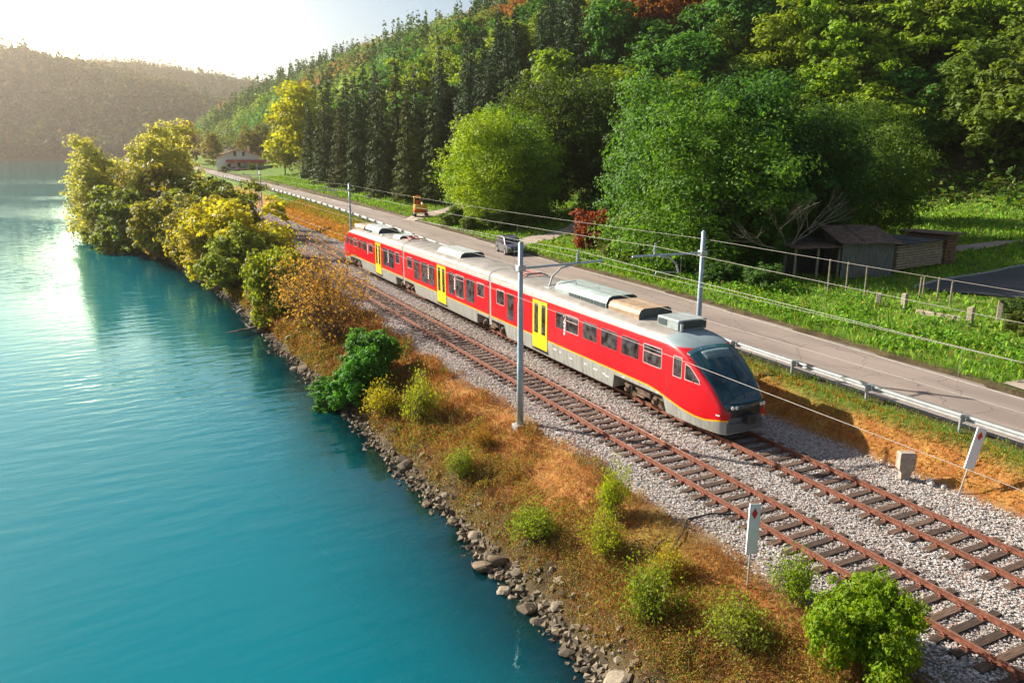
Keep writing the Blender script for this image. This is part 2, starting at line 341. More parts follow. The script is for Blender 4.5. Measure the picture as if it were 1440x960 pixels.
def groundmat():
    m, t, b = newmat('ground_soil'); at = N(t, 'ShaderNodeAttribute', attribute_name='zone'); sp = N(t, 'ShaderNodeSeparateColor'); L(t, at.outputs['Color'], sp.inputs[0])
    tcn = N(t, 'ShaderNodeTexCoord'); P_ = tcn.outputs['Object']
    def nz(s, d=6, r=.6):
        n = N(t, 'ShaderNodeTexNoise'); n.inputs['Scale'].default_value = s; n.inputs['Detail'].default_value = d; n.inputs['Roughness'].default_value = r; L(t, P_, n.inputs['Vector']); return n.outputs['Fac']
    vo = N(t, 'ShaderNodeTexVoronoi'); vo.inputs['Scale'].default_value = 15; L(t, P_, vo.inputs['Vector'])
    grav = mixc(t, sstep(t, nz(30), .3, .7), (.16, .135, .12), (.36, .32, .29))
    mud = mixc(t, sstep(t, nz(1.3), .3, .7), (.05, .036, .02), (.115, .085, .045))
    sx = N(t, 'ShaderNodeSeparateXYZ'); L(t, P_, sx.inputs[0])
    onb = mth(t, 'MULTIPLY', sstep(t, sx.outputs[0], 14.6, 15.4), mth(t, 'SUBTRACT', 1.0, sstep(t, sx.outputs[0], 25.0, 25.8)))
    base = mixc(t, onb, mud, grav)
    dry = mixc(t, sstep(t, nz(1.4), .35, .65), (.30, .115, .03), (.42, .22, .06)); dry = mixc(t, sstep(t, nz(9), .45, .75), dry, (.13, .06, .025))
    grn = mixc(t, sstep(t, nz(.7), .3, .7), (.075, .15, .018), (.16, .25, .03)); grn = mixc(t, sstep(t, nz(7), .5, .8), grn, (.045, .075, .015))
    sl_ = mixc(t, sstep(t, nz(.9), .35, .65), (.035, .04, .014), (.085, .07, .035))
    c = mixc(t, sp.outputs[0], base, dry); c = mixc(t, sp.outputs[1], c, grn); c = mixc(t, sp.outputs[2], c, sl_)
    L(t, c, b.inputs['Base Color']); b.inputs['Roughness'].default_value = .95; b.inputs['Specular IOR Level'].default_value = .15
    bp = N(t, 'ShaderNodeBump'); bp.inputs['Strength'].default_value = .8; bp.inputs['Distance'].default_value = .12; L(t, nz(6, 8, .7), bp.inputs['Height']); L(t, bp.outputs[0], b.inputs['Normal'])
    return m
M_ground = groundmat()
me = np_mesh('ground', np.stack([gu, gv, gzv], -1).reshape(-1, 3), F, M_ground, attr={'zone': np.stack([R, G, B], -1).reshape(-1, 3)}, smooth=True)
tag(link('ground', me), 'bank, slope and wooded valley side under the railway and road', kind='structure')

# water sheet: turbid teal body whose opacity grows with depth
wu = lines((-3000, -300, 150), (-300, -20, 14), (-20, 0, 2), (0, 11.8, .4)); wv = lines((-2400, -100, 150), (-100, 0, 10), (0, 60, 1), (60, 260, 4), (260, 1100, 40), (1100, 2000, 150))
a_, b_ = np.meshgrid(wu, wv, indexing='ij'); dep = np.clip(WATER - ground_z(a_, b_), 0, 9)
wi = np.arange(a_.size).reshape(a_.shape); WF = np.stack([wi[:-1, :-1], wi[1:, :-1], wi[1:, 1:], wi[:-1, 1:]], -1).reshape(-1, 4)
def watermat():
    m, t, b = newmat('river_water'); t.nodes.remove(b)
    at = N(t, 'ShaderNodeAttribute', attribute_name='depth'); sp = N(t, 'ShaderNodeSeparateColor'); L(t, at.outputs['Color'], sp.inputs[0])
    op = mth(t, 'SUBTRACT', 1.0, mth(t, 'POWER', 2.718, mth(t, 'MULTIPLY', sp.outputs[0], -1.3)))
    tcn = N(t, 'ShaderNodeTexCoord'); mpn = N(t, 'ShaderNodeMapping'); mpn.inputs['Rotation'].default_value = (0, 0, math.radians(-35)); mpn.inputs['Scale'].default_value = (.35, 1.0, 1); L(t, tcn.outputs['Object'], mpn.inputs[0])
    n1 = N(t, 'ShaderNodeTexNoise'); n1.inputs['Scale'].default_value = 1.15; n1.inputs['Detail'].default_value = 3; n1.inputs['Roughness'].default_value = .45; L(t, mpn.outputs[0], n1.inputs['Vector'])
    n2 = N(t, 'ShaderNodeTexNoise'); n2.inputs['Scale'].default_value = .018; n2.inputs['Detail'].default_value = 3; L(t, tcn.outputs['Object'], n2.inputs['Vector'])
    patch = mth(t, 'MULTIPLY_ADD', sstep(t, n2.outputs['Fac'], .45, .6), .65, .35)
    bp = N(t, 'ShaderNodeBump'); bp.inputs['Distance'].default_value = .12; L(t, mth(t, 'MULTIPLY', patch, .75), bp.inputs['Strength']); L(t, n1.outputs['Fac'], bp.inputs['Height'])
    df = N(t, 'ShaderNodeBsdfDiffuse'); df.inputs[0].default_value = (.0, .132, .172, 1)
    tr = N(t, 'ShaderNodeBsdfTransparent'); tr.inputs[0].default_value = (.82, .90, .80, 1)
    mx = N(t, 'ShaderNodeMixShader'); L(t, op, mx.inputs[0]); L(t, tr.outputs[0], mx.inputs[1]); L(t, df.outputs[0], mx.inputs[2])
    gl = N(t, 'ShaderNodeBsdfGlossy'); gl.inputs['Roughness'].default_value = .05; gl.inputs[0].default_value = (.62, .94, 1, 1); L(t, bp.outputs[0], gl.inputs['Normal'])
    fr = N(t, 'ShaderNodeFresnel'); fr.inputs[0].default_value = 1.44; L(t, bp.outputs[0], fr.inputs['Normal'])
    m2 = N(t, 'ShaderNodeMixShader'); L(t, fr.outputs[0], m2.inputs[0]); L(t, mx.outputs[0], m2.inputs[1]); L(t, gl.outputs[0], m2.inputs[2])
    L(t, m2.outputs[0], t.nodes['Material Output'].inputs[0]); return m
me = np_mesh('water', np.stack([a_, b_, a_ * 0 + WATER], -1).reshape(-1, 3), WF, watermat(), attr={'depth': np.repeat(dep.reshape(-1, 1), 3, 1)}, smooth=True)
tag(link('water', me), 'turquoise river water reflecting the bright sky and trees', kind='structure')

# road, its painted edge lines, paths and the yard
def strip(name, pts_l, pts_r, mat, lift, label, n=8, kind='structure'):
    V = []; 
    for (a, b) in zip(pts_l, pts_r):
        for k in range(n + 1):
            f = k / n; u = a[0] * (1 - f) + b[0] * f; v = a[1] * (1 - f) + b[1] * f; V.append((u, v))
    V = np.array(V); z = ground_z(V[:, 0], V[:, 1]) + lift
    i = np.arange(len(V)).reshape(-1, n + 1); F_ = np.stack([i[:-1, :-1], i[:-1, 1:], i[1:, 1:], i[1:, :-1]], -1).reshape(-1, 4)
    o = link(name, np_mesh(name, np.c_[V, z], F_, mat, smooth=True)); return tag(o, label, kind=kind)
def asphalt(name, c1, c2, crack=(.05, .045, .045)):
    m, t, b = newmat(name); tcn = N(t, 'ShaderNodeTexCoord')
    def nz(s, st=(1, 1, 1), d=6):
        mpn = N(t, 'ShaderNodeMapping'); mpn.inputs['Scale'].default_value = st; L(t, tcn.outputs['Object'], mpn.inputs[0])
        n = N(t, 'ShaderNodeTexNoise'); n.inputs['Scale'].default_value = s; n.inputs['Detail'].default_value = d; L(t, mpn.outputs[0], n.inputs['Vector']); return n.outputs['Fac']
    c = mixc(t, sstep(t, nz(.8, (1, .12, 1)), .35, .65), c1, c2); c = mixc(t, mth(t, 'MULTIPLY', sstep(t, nz(60), .35, .7), .35), c, tuple(x * .6 for x in c1))
    vo = N(t, 'ShaderNodeTexVoronoi', feature='DISTANCE_TO_EDGE'); vo.inputs['Scale'].default_value = .28
    wn = N(t, 'ShaderNodeTexNoise'); wn.inputs['Scale'].default_value = 1.2; L(t, tcn.outputs['Object'], wn.inputs['Vector'])
    ad = N(t, 'ShaderNodeVectorMath', operation='ADD'); L(t, tcn.outputs['Object'], ad.inputs[0]); L(t, wn.outputs['Color'], ad.inputs[1]); L(t, ad.outputs[0], vo.inputs['Vector'])
    ck = mth(t, 'SUBTRACT', 1.0, sstep(t, vo.outputs['Distance'], .0, .012)); c = mixc(t, mth(t, 'MULTIPLY', ck, .7), c, crack)
    L(t, c, b.inputs['Base Color']); b.inputs['Roughness'].default_value = .85
    bp = N(t, 'ShaderNodeBump'); bp.inputs['Strength'].default_value = .3; bp.inputs['Distance'].default_value = .01; L(t, nz(90), bp.inputs['Height']); L(t, bp.outputs[0], b.inputs['Normal'])
    return m
M_road = asphalt('worn_asphalt', (.22, .175, .15), (.30, .24, .205)); M_yard = asphalt('yard_asphalt', (.045, .05, .058), (.07, .075, .08)); M_path = asphalt('pale_gravel', (.30, .25, .20), (.42, .34, .27), (.2, .17, .13))
rv = np.concatenate([np.arange(-60, 200, 3.), np.arange(200, 700, 10.)])
strip('road', [(guard(v) + .35, v) for v in rv], [(fared(v), v) for v in rv], M_road, .05, 'worn grey asphalt road along the railway')
strip('edge_line', [(guard(v) + .62, v) for v in rv], [(guard(v) + .74, v) for v in rv], M_line, .056, 'faded white edge line by the guardrail', 1)
strip('edge_line', [(fared(v) - .48, v) for v in rv], [(fared(v) - .36, v) for v in rv], M_line, .056, 'faded white edge line by the grass verge', 1)
def ribbon(name, pts, wd, mat, lift, label):
    ps = [Vector((*p, 0)) for p in pts]; l = []; r = []
    f = interp(range(len(pts)), [p[0] for p in pts]); g = interp(range(len(pts)), [p[1] for p in pts]); T = np.linspace(0, len(pts) - 1, 6 * len(pts))
    for t_ in T:
        p = Vector((float(f(t_)), float(g(t_)), 0)); q = Vector((float(f(t_ + .02)), float(g(t_ + .02)), 0)) - Vector((float(f(t_ - .02)), float(g(t_ - .02)), 0)); q.normalize(); s_ = Vector((q.y, -q.x, 0)) * wd / 2 * (1 + .25 * float(vnoise(t_ * 2, 5.5)))
        l.append((p - s_)[:2]); r.append((p + s_)[:2])
    return strip(name, l, r, mat, lift, label)
ribbon('path', [(35, 73), (39, 75), (44, 78), (50, 82), (57, 90), (66, 102)], 3.2, M_path, .09, 'pale gravel track running from the road under the trees')
ribbon('path', [(36.4, 104), (40, 107), (46, 112), (52, 118)], 4.0, M_path, .09, 'earthy turnout beside the yellow digger')
ribbon('path', [(62.5, 47), (70, 46.5), (84, 45), (110, 43), (140, 42)], 2.4, M_path, .09, 'sandy path behind the board stack')
ribbon('path', [(33.6, 17.4), (36, 17), (40, 15.5), (46, 12)], 5.0, M_path, .07, 'pale concrete drive joining the road at the right')
yl = []; yr = []
for k in range(25):
    f_ = k / 24; uu = 50.2 + 26 * f_; yl.append((uu, 36.2 + 1.2 * math.sin(f_ * 2.2))); yr.append((uu, 36.2 - 9.5 * math.sin(min(1, f_ * 4 + .12) * PI / 2)))
strip('yard', yl, yr, M_yard, .10, 'dark asphalt yard behind the fence posts')
kb = MB(); kb.sweep([(-.09, -.1), (.09, -.1), (.09, .14), (-.09, .14)], [(p[0], p[1] + .1, gz(*p) + .06) for p in yl]); tag(kb.build('kerb', M_concg), 'concrete kerb round the dark yard', kind='structure')
kb = MB(); kb.sweep([(-.09, -.1), (.09, -.1), (.09, .14), (-.09, .14)], [(60 + 2.4 * math.cos(a), 31.5 + 2.0 * math.sin(a), gz(60 + 2.4 * math.cos(a), 31.5 + 2 * math.sin(a)) + .08) for a in np.linspace(1.6, 4.7, 18)]); tag(kb.build('kerb', M_concg), 'curved kerb of the planted island in the yard', kind='structure')

# ------------------------------------------------------------------ railway: ballast, rails, sleepers
UN, UF, GA = 17.64, 21.52, .75
ns = []
for v0, v1, dens, size in ((6, 24, 300, .036), (24, 42, 150, .046), (42, 85, 60, .062), (85, 160, 22, .10)):
    n = int((v1 - v0) * 9.6 * dens); u = RNG.uniform(14.9, 24.9, n); v = RNG.uniform(v0, v1, n)
    k = (RNG.random(n) < np.clip(np.minimum((u - 14.6 + .8 * fbm(u / 1.2, v / 1.2, 2)) / .9, (25.1 - u) / .6), 0, 1))
    ns.append(np.c_[u, v, np.full(n, size)][k])
S = np.concatenate(ns); zz = ground_z(S[:, 0], S[:, 1]); keep = inframe(np.c_[S[:, :2], zz], 30) & ((np.abs(S[:, 0] - UF) > 1.0) | (S[:, 1] < 24) | (S[:, 1] > 77)); S = S[keep]; zz = zz[keep]; n = len(S)
octa = np.array([[1, 0, 0], [-1, 0, 0], [0, 1, 0], [0, -1, 0], [0, 0, 1], [0, 0, -1]], float)
of = np.array([[0, 2, 4], [2, 1, 4], [1, 3, 4], [3, 0, 4], [2, 0, 5], [1, 2, 5], [3, 1, 5], [0, 3, 5]])
A = RNG.normal(size=(n, 4)); A /= np.linalg.norm(A, axis=1)[:, None]
def quat_rot(q, V):
    w_, x, y, z = q[:, 0], q[:, 1], q[:, 2], q[:, 3]
    Rm = np.stack([np.stack([1-2*(y*y+z*z), 2*(x*y-z*w_), 2*(x*z+y*w_)], -1), np.stack([2*(x*y+z*w_), 1-2*(x*x+z*z), 2*(y*z-x*w_)], -1), np.stack([2*(x*z-y*w_), 2*(y*z+x*w_), 1-2*(x*x+y*y)], -1)], 1)
    return np.einsum('nij,nkj->nki', Rm, V)
V = octa[None] * RNG.uniform(.65, 1.35, (n, 6, 1)) * (S[:, 2] * RNG.uniform(.6, 1.35, n))[:, None, None]
V = quat_rot(A, V) * np.array([1.1, 1.1, .45]) + np.stack([S[:, 0], S[:, 1], zz + .012 + RNG.uniform(0, .03, n)], -1)[:, None, :]
F = (of[None] + 6 * np.arange(n)[:, None, None]).reshape(-1, 3)
pal = np.array([[.54, .505, .475], [.41, .37, .34], [.61, .585, .56], [.43, .30, .26], [.29, .28, .285], [.52, .42, .37], [.21, .175, .155]])
tn = pal[RNG.choice(7, n, p=[.26, .18, .2, .13, .11, .08, .04])] * RNG.uniform(.8, 1.15, (n, 1))
rustn = np.exp(-np.minimum(np.abs(np.abs(S[:, 0] - UN) - GA), np.abs(np.abs(S[:, 0] - UF) - GA)) / .35)[:, None] * .45 * smooth(S[:, 1], 10, 35)[:, None]
btw = (np.minimum(np.abs(S[:, 0] - UN), np.abs(S[:, 0] - UF)) < .62)[:, None] * .30 + np.clip(fbm(S[:, 0] / 1.7, S[:, 1] / 2.6, 3), 0, 1)[:, None] * .55; tn = tn * (1 - btw) + np.array([[.22, .165, .13]]) * btw
tn = tn * (1 - rustn) + np.array([[.36, .22, .17]]) * rustn
tag(link('gravel', np_mesh('gravel', V.reshape(-1, 3), F, M_stone, tint=np.repeat(tn, 6, 0))), 'pale crushed stone ballast around the two tracks', kind='stuff')
def track(uc, label, v_ind, name='railway_track'):
    root = empty(name, (uc, 0, 0), 0, label, kind='structure')
    prof = [(-.062, -.15), (.062, -.15), (.062, -.138), (.012, -.125), (.012, -.045), (.036, -.03), (.036, -.006), (.026, 0), (-.026, 0), (-.036, -.006), (-.036, -.03), (-.012, -.045), (-.012, -.125), (-.062, -.138)]
    for sx in (-GA, GA):
        mb = MB(); mb.sweep([(p[0] + sx, p[1]) for p in prof], [(0, v, 0) for v in (-30, 20, 60, 120, 420)], 0)
        n_ = len(prof)
        o = mb.build('rail', [M_rust, M_railtop], root)
        for p in o.data.polygons:
            if p.normal.z > .9 and p.center.z > -.004: p.material_index = 1
    sm = MB(); sm.box(-1.28, 1.28, -.125, .125, -.33, -.162, bev=.015); sme = sm.mesh('sleeper', M_sleeper)
    pm = MB(); pm.box(-.19, .19, -.085, .085, -.165, -.146, bev=.006)
    for sx in (-.10, .10):
        pm.box(sx - .03, sx + .03, -.05, .05, -.148, -.112, bev=.008); pm.cyl((sx, 0, -.115), (sx, 0, -.07), .02, 6)
        pm.cyl((sx * 1.6, .05, -.147), (sx * 1.6, .05, -.12), .018, 6)
    pme = pm.mesh('base_plate', M_plate)
    far = MB(); v = 2.0; i = 0
    while v < 330:
        v += .59 + random.uniform(-.015, .015)
        if v < v_ind:
            s = link('sleeper', sme, root, (random.uniform(-.05, .05), v, random.uniform(-.012, .006))); s.rotation_euler = (0, random.uniform(-.01, .01), random.uniform(-.02, .02))
            if v < 48:
                for sx in (-GA, GA): link('base_plate', pme, s, (sx - s.location.x, 0, -s.location.z))
        else: far.box(-1.28, 1.28, v - .125, v + .125, -.33, -.162)
    tag(far.build('sleeper_run', M_sleeperfar, root), kind='stuff')
    return root
track(UN, 'near railway track of rusty rails on dark timber sleepers', 80)
track(UF, 'far railway track of rusty rails running under the red train', 70)

# ------------------------------------------------------------------ the red train
YC, HL = 50.65, 28.4                       # middle of the train along the line, half length
nose_top = interp([0, .15, .5, 1.0, 1.6, 2.3, 3.0, 3.8, 4.6, 60], [1.22, 1.52, 2.02, 2.50, 2.95, 3.34, 3.56, 3.66, 3.69, 3.69])
nose_w = interp([0, .15, .5, 1.2, 2.2, 3.2, 4.2, 60], [1.0, 1.12, 1.22, 1.335, 1.40, 1.418, 1.42, 1.42])
def sect(t, nn=9):
    """half cross-section: list of (x, z) from shoulder to roof centre, for distance t from the nose tip"""
    zt = float(nose_top(t)); W = float(nose_w(t)); h = min(.66, (zt - .75) * .55)
    ex = .62 if t > 2.5 else .62 - .12 * float(smooth(2.5 - t, 0, 2))
    return W, zt - h, h, zt, ex
def surf(y, z, off=0.0):
    """point on the left (x<0) flank at train-local y and height z"""
    t = HL - abs(y); W, zs, h, zt, ex = sect(t)
    if z <= zs: x = W
    else: x = W * max(0, 1 - min(1, (z - zs) / h) ** 4) ** .5
    if z < .9: x -= .10 * ((.9 - z) / .7) ** 2
    return Vector((-(x + off), y, z))
def ring(y, zb):
    t = HL - abs(y); W, zs, h, zt, ex = sect(t); pts = []
    for z in np.linspace(zb, zs, 7): pts.append((W - (.10 * ((.9 - z) / .7) ** 2 if z < .9 else 0), z))
    for a in np.linspace(0, PI / 2, 13)[1:]:
        # inverse of surf(): x = W*sqrt(1-(s)^2), s = ((z-zs)/h)^2
        s_ = math.sin(a); pts.append((W * math.cos(a), zs + h * s_ ** .5))
    return pts
def trainpaint():
    m, t, b = newmat('train_paint'); tcn = N(t, 'ShaderNodeTexCoord'); sx = N(t, 'ShaderNodeSeparateXYZ'); L(t, tcn.outputs['Object'], sx.inputs[0]); Y, Z = sx.outputs[1], sx.outputs[2]
    T = mth(t, 'SUBTRACT', HL, mth(t, 'ABSOLUTE', Y))
    zl = mth(t, 'SUBTRACT', 1.13, mth(t, 'MULTIPLY', mth(t, 'SUBTRACT', 1.0, sstep(t, T, 1.3, 4.8)), .47)); zl = mth(t, 'ADD', zl, mth(t, 'MULTIPLY', mth(t, 'SUBTRACT', 1.0, sstep(t, T, 0, 1.1)), .16))
    dz = mth(t, 'SUBTRACT', Z, zl)
    nz = N(t, 'ShaderNodeTexNoise'); nz.inputs['Scale'].default_value = 1.1; nz.inputs['Detail'].default_value = 7; L(t, tcn.outputs['Object'], nz.inputs['Vector'])
    mp_ = N(t, 'ShaderNodeMapping'); mp_.inputs['Scale'].default_value = (3, 5, .5); L(t, tcn.outputs['Object'], mp_.inputs[0])
    n2 = N(t, 'ShaderNodeTexNoise'); n2.inputs['Scale'].default_value = 1; n2.inputs['Detail'].default_value = 6; L(t, mp_.outputs[0], n2.inputs['Vector'])
    red = mixc(t, sstep(t, nz.outputs['Fac'], .3, .75), (.58, .002, .012), (.49, .003, .010)); red = mixc(t, mth(t, 'MULTIPLY', sstep(t, n2.outputs['Fac'], .5, .8), .35), red, (.40, .03, .02))
    grey = mixc(t, sstep(t, n2.outputs['Fac'], .35, .75), (.34, .36, .34), (.24, .22, .19))
    roofe = mixc(t, sstep(t, n2.outputs['Fac'], .4, .8), (.39, .385, .37), (.31, .285, .255)); roofc = mixc(t, sstep(t, nz.outputs['Fac'], .3, .7), (.31, .29, .26), (.21, .185, .16))  # roof shoulders painted lighter for sun glare; the centre is dirty
    roof = mixc(t, sstep(t, Z, 3.49, 3.57), roofe, roofc)
    cap = mixc(t, sstep(t, nz.outputs['Fac'], .3, .7), (.25, .32, .345), (.20, .265, .29)); roof = mixc(t, sstep(t, T, 3.5, 3.9), cap, roof)  # nose cap's blue-grey is shade and sky reflection painted into the colour
    c = mixc(t, sstep(t, dz, -.035, -.025), grey, (.78, .40, .01)); c = mixc(t, sstep(t, dz, .035, .045), c, red); c = mixc(t, sstep(t, Z, 3.25, 3.285), c, roof)
    L(t, c, b.inputs['Base Color']); b.inputs['Roughness'].default_value = .33; b.inputs['Coat Weight'].default_value = .12; b.inputs['Coat Roughness'].default_value = .15
    L(t, mth(t, 'MULTIPLY_ADD', sstep(t, Z, 3.2, 3.3), .3, .3), b.inputs['Roughness'])
    return m
M_train = trainpaint()
train = empty('train', (UF, YC, 0), 0, 'red three-car train with grey skirt, yellow doors and dark sloping windscreen', 'train')
BOGIES = [(-24.9, -21.2), (-9.45, -5.5), (6.6, 10.9), (21.3, 25.2)]     # local y ranges where the skirt is cut away
def zbot(y):
    for a, b in BOGIES:
        if a <= y <= b: return .93
    return .24
def carriage(y0, y1, label):
    ys = set([y0, y1])
    for a, b in BOGIES:
        for q in (a - .22, a, b, b + .22):
            if y0 < q < y1: ys.add(q)
    for t in (0, .03, .08, .15, .25, .38, .55, .75, 1, 1.3, 1.6, 2, 2.4, 2.8, 3.3, 3.8, 4.3, 5): 
        for q in (-HL + t, HL - t):
            if y0 - 1e-6 < q < y1 + 1e-6: ys.add(q)
    ys = sorted(ys); mb = MB(); rows = []
    for y in ys:
        zb = zbot(y)
        for a, b in BOGIES:
            if abs(y - a) < 1e-6 or abs(y - b) < 1e-6: zb = .93
        r = ring(y, zb); pts = [(-x, y, z) for x, z in r] + [(x, y, z) for x, z in reversed(r[:-1])]; rows.append(pts)
    n = len(rows[0]); V = [p for r in rows for p in r]
    Fc = [(i * n + k, i * n + k + 1, (i + 1) * n + k + 1, (i + 1) * n + k) for i in range(len(rows) - 1) for k in range(n - 1)]
    Fc += [tuple(range(n)), tuple((len(rows) - 1) * n + k for k in range(n - 1, -1, -1))]
    Fc += [(i * n, (i + 1) * n, (i + 1) * n + n - 1, i * n + n - 1) for i in range(len(rows) - 1)]
    mb.add(V, Fc); o = mb.build('carriage', M_train, train, smooth=True); o['label'] = label
    for p in o.data.polygons:
        if len(p.vertices) > 4: p.use_smooth = False
    try:
        mod = o.modifiers.new('edge', 'EDGE_SPLIT'); mod.split_angle = math.radians(38)
    except Exception: pass
    return o
front = carriage(-HL, 43.05 - YC, 'front carriage with cab, dark windscreen and small upper windows')
middle = carriage(43.35 - YC, 59.45 - YC, 'middle carriage with tall windows on both sides of its door')
rear = carriage(59.75 - YC, HL, 'rear carriage farthest from the camera')
def V2L(v): return v - YC
def patch(name, car, poly, off, mat, inner=-.03, round_=0):
    """plate following the left flank: poly of (v, z)"""
    pts = [(V2L(v), z) for v, z in poly]
    if round_:
        out = []
        for i in range(len(pts)):
            p0, p, p1 = Vector(pts[i - 1]), Vector(pts[i]), Vector(pts[(i + 1) % len(pts)])
            a = p + (p0 - p).normalized() * round_; b = p + (p1 - p).normalized() * round_; out += [tuple(a), tuple((a + b) / 2 * .5 + p * .5), tuple(b)]
        pts = out
    n = len(pts); mb = MB(); mb.add([surf(y, z, off) for y, z in pts] + [surf(y, z, inner) for y, z in pts], [tuple(range(n)), tuple(range(2 * n - 1, n - 1, -1))] + [(i, n + i, n + (i + 1) % n, (i + 1) % n) for i in range(n)])
    return mb.build(name, mat, car)
def rect(v0, v1, z0, z1): return [(v0, z0), (v0, z1), (v1, z1), (v1, z0)]
def window(car, v0, v1, z0, z1, opening=False, light=False):
    patch('window_frame', car, rect(v0 - .05, v1 + .05, z0 - .05, z1 + .05), .010, M_framel if (opening or light) else M_frame, round_=.09)
    patch('window', car, rect(v0, v1, z0, z1), .018, M_glass, round_=.06)
    if opening: patch('window_bar', car, rect(v0, v1, z1 - .30, z1 - .265), .026, M_framel)
lo, hi = 2.12, 2.93
for a, b, op in ((34.15, 34.95, 0), (32.75, 33.95, 1), (31.05, 32.25, 0), (29.3, 30.6, 0), (27.6, 28.9, 0), (25.95, 27.2, 1)): window(front, a, b, lo, hi, op)
window(front, 41.2, 42.2, lo, 2.95, 0, True); window(front, 39.95, 40.75, 1.42, 2.93)
patch('cab_window', front, rect(24.62, 25.1, 2.05, 2.86), .016, M_glass, round_=.05); patch('window_frame', front, rect(24.57, 25.15, 2.0, 2.91), .009, M_framel, round_=.05)
patch('cab_window', front, [(24.35, 2.08), (24.35, 2.68), (24.1, 2.62), (23.6, 2.20), (23.54, 2.08)], .016, M_glass)
patch('window_frame', front, [(24.40, 2.03), (24.40, 2.74), (24.08, 2.67), (23.53, 2.23), (23.47, 2.03)], .009, M_framel)
for c_, vs_ in ((front, (28.95 + 1.7, 32.5, 35.4, 38.6)), (middle, (47.05, 53.95, 56.9)), (rear, (61.9, 64.95, 69.5, 73.0))):
    for v_ in vs_: patch('panel_seam', c_, rect(v_ - .006, v_ + .006, 1.2, 3.2), .0035, M_frame)
for c_, vs_ in ((front, (30.6, 32.3, 34.2, 38.8, 40.4)), (middle, (46.2, 47.9, 49.6, 53.2, 55.0)), (rear, (62.6, 64.2, 68.4, 70.2, 72.0))):
    for v_ in vs_: patch('skirt_seam', c_, rect(v_ - .008, v_ + .008, .30, 1.0), .0045, M_dark)
patch('panel_seam', front, rect(25.48, 25.51, 1.0, 3.15), .004, M_dark)
window(middle, 57.55, 58.6, lo, hi, 0, True)
for a, b in ((55.95, 57.0), (54.1, 55.45), (52.75, 53.8), (49.0, 49.95), (47.3, 48.65), (45.6, 46.85)): window(middle, a, b, 1.48, hi, a in (47.3,))
window(middle, 44.1, 45.1, lo, hi, 0, True)
for a, b in ((76.1, 77.05), (74.6, 75.5), (73.1, 74.2), (71.6, 72.5), (69.9, 71.2), (68.0, 69.1)): window(rear, a, b, lo, 2.84, a in (73.1,), a in (68.0,))
window(rear, 63.55, 64.85, 1.5, hi); window(rear, 62.0, 63.35, 1.5, hi); window(rear, 60.55, 61.55, lo, hi, 0, True)
def door(car, v0, v1):
    mb = MB(); zs_ = (.50, .62, .75, .92, 2.0, 3.0, 3.1, 3.18); V_ = [surf(V2L(q), z, o_) for o_ in (.022, -.03) for z in zs_ for q in (v0, v1)]; m_ = len(zs_)
    mb.add(V_, [(2 * i, 2 * i + 1, 2 * i + 3, 2 * i + 2) for i in range(m_ - 1)] + [(2 * i, 2 * i + 2, 2 * m_ + 2 * i + 2, 2 * m_ + 2 * i) for i in range(m_ - 1)] + [(2 * i + 1, 2 * i + 3, 2 * m_ + 2 * i + 3, 2 * m_ + 2 * i + 1) for i in range(m_ - 1)] + [(0, 1, 2 * m_ + 1, 2 * m_), (2 * m_ - 2, 2 * m_ - 1, 4 * m_ - 1, 4 * m_ - 2)]); d = mb.build('door', M_yellow, car); w_ = v1 - v0
    for k in (0, 1):
        a = v0 + w_ * (k * .5 + .11); b = a + w_ * .27
        g = patch('door_window', car, rect(a, b, 1.35, 3.0), .030, M_glass, round_=.05); g.parent = d
    g = patch('door_seam', car, rect((v0 + v1) / 2 - .012, (v0 + v1) / 2 + .012, .54, 3.16), .026, M_dark); g.parent = d
    for q in (v0 - .04, v1): patch('door_frame', car, rect(q, q + .04, .52, 3.2), .012, M_dark)
    patch('door_step', car, rect(v0, v1, .38, .47), .05, M_dark)
door(front, 35.9, 37.55); door(middle, 50.5, 52.15); door(rear, 65.55, 67.15)
# white second-class figures and pictograms on the pillars, small print on the skirt
def mark(car, v, z, size=.42):
    path = [(.0, .30)] + [(.11 * math.cos(q) + .11, .30 + .11 * math.sin(q)) for q in np.linspace(PI, -.5, 9)] + [(.0, .0), (.23, .0)]
    mb = MB(); p0 = surf(V2L(v), z, .03)
    for (x0, z0), (x1, z1) in zip(path[:-1], path[1:]):
        d = Vector((x1 - x0, z1 - z0)); d.normalize(); q = Vector((-d.y, d.x)) * .03; e = d * .02
        c = [(x0 - e.x + q.x, z0 - e.y + q.y), (x1 + e.x + q.x, z1 + e.y + q.y), (x1 + e.x - q.x, z1 + e.y - q.y), (x0 - e.x - q.x, z0 - e.y - q.y)]
        mb.add([(p0.x, p0.y - (x - .11), p0.z + y) for x, y in c] + [(p0.x + .01, p0.y - (x - .11), p0.z + y) for x, y in c], [(0, 1, 2, 3), (7, 6, 5, 4), (0, 4, 5, 1), (2, 6, 7, 3)])
    mb.build('class_mark', M_white, car)
    for k in range(3): patch('pictogram', car, rect(v - .07, v + .07, z - .24 - .2 * k, z - .1 - .2 * k), .03, M_white)
for c_, v in ((front, 34.05), (middle, 48.85), (middle, 52.55 + 1.35), (rear, 69.5), (rear, 63.45)): mark(c_, v, 2.5 if c_ is not middle else 2.5)
for v, z, l in ((34.9, .82, .35), (34.4, .80, .18), (33.3, .72, .22), (31.9, .78, .2), (30.9, .74, .35), (30.2, .72, .25), (29.9, .66, .3), (28.6, .98, .15), (26.0, .98, .2)): patch('skirt_print', front, rect(v, v + l, z, z + .05), .006, M_white)
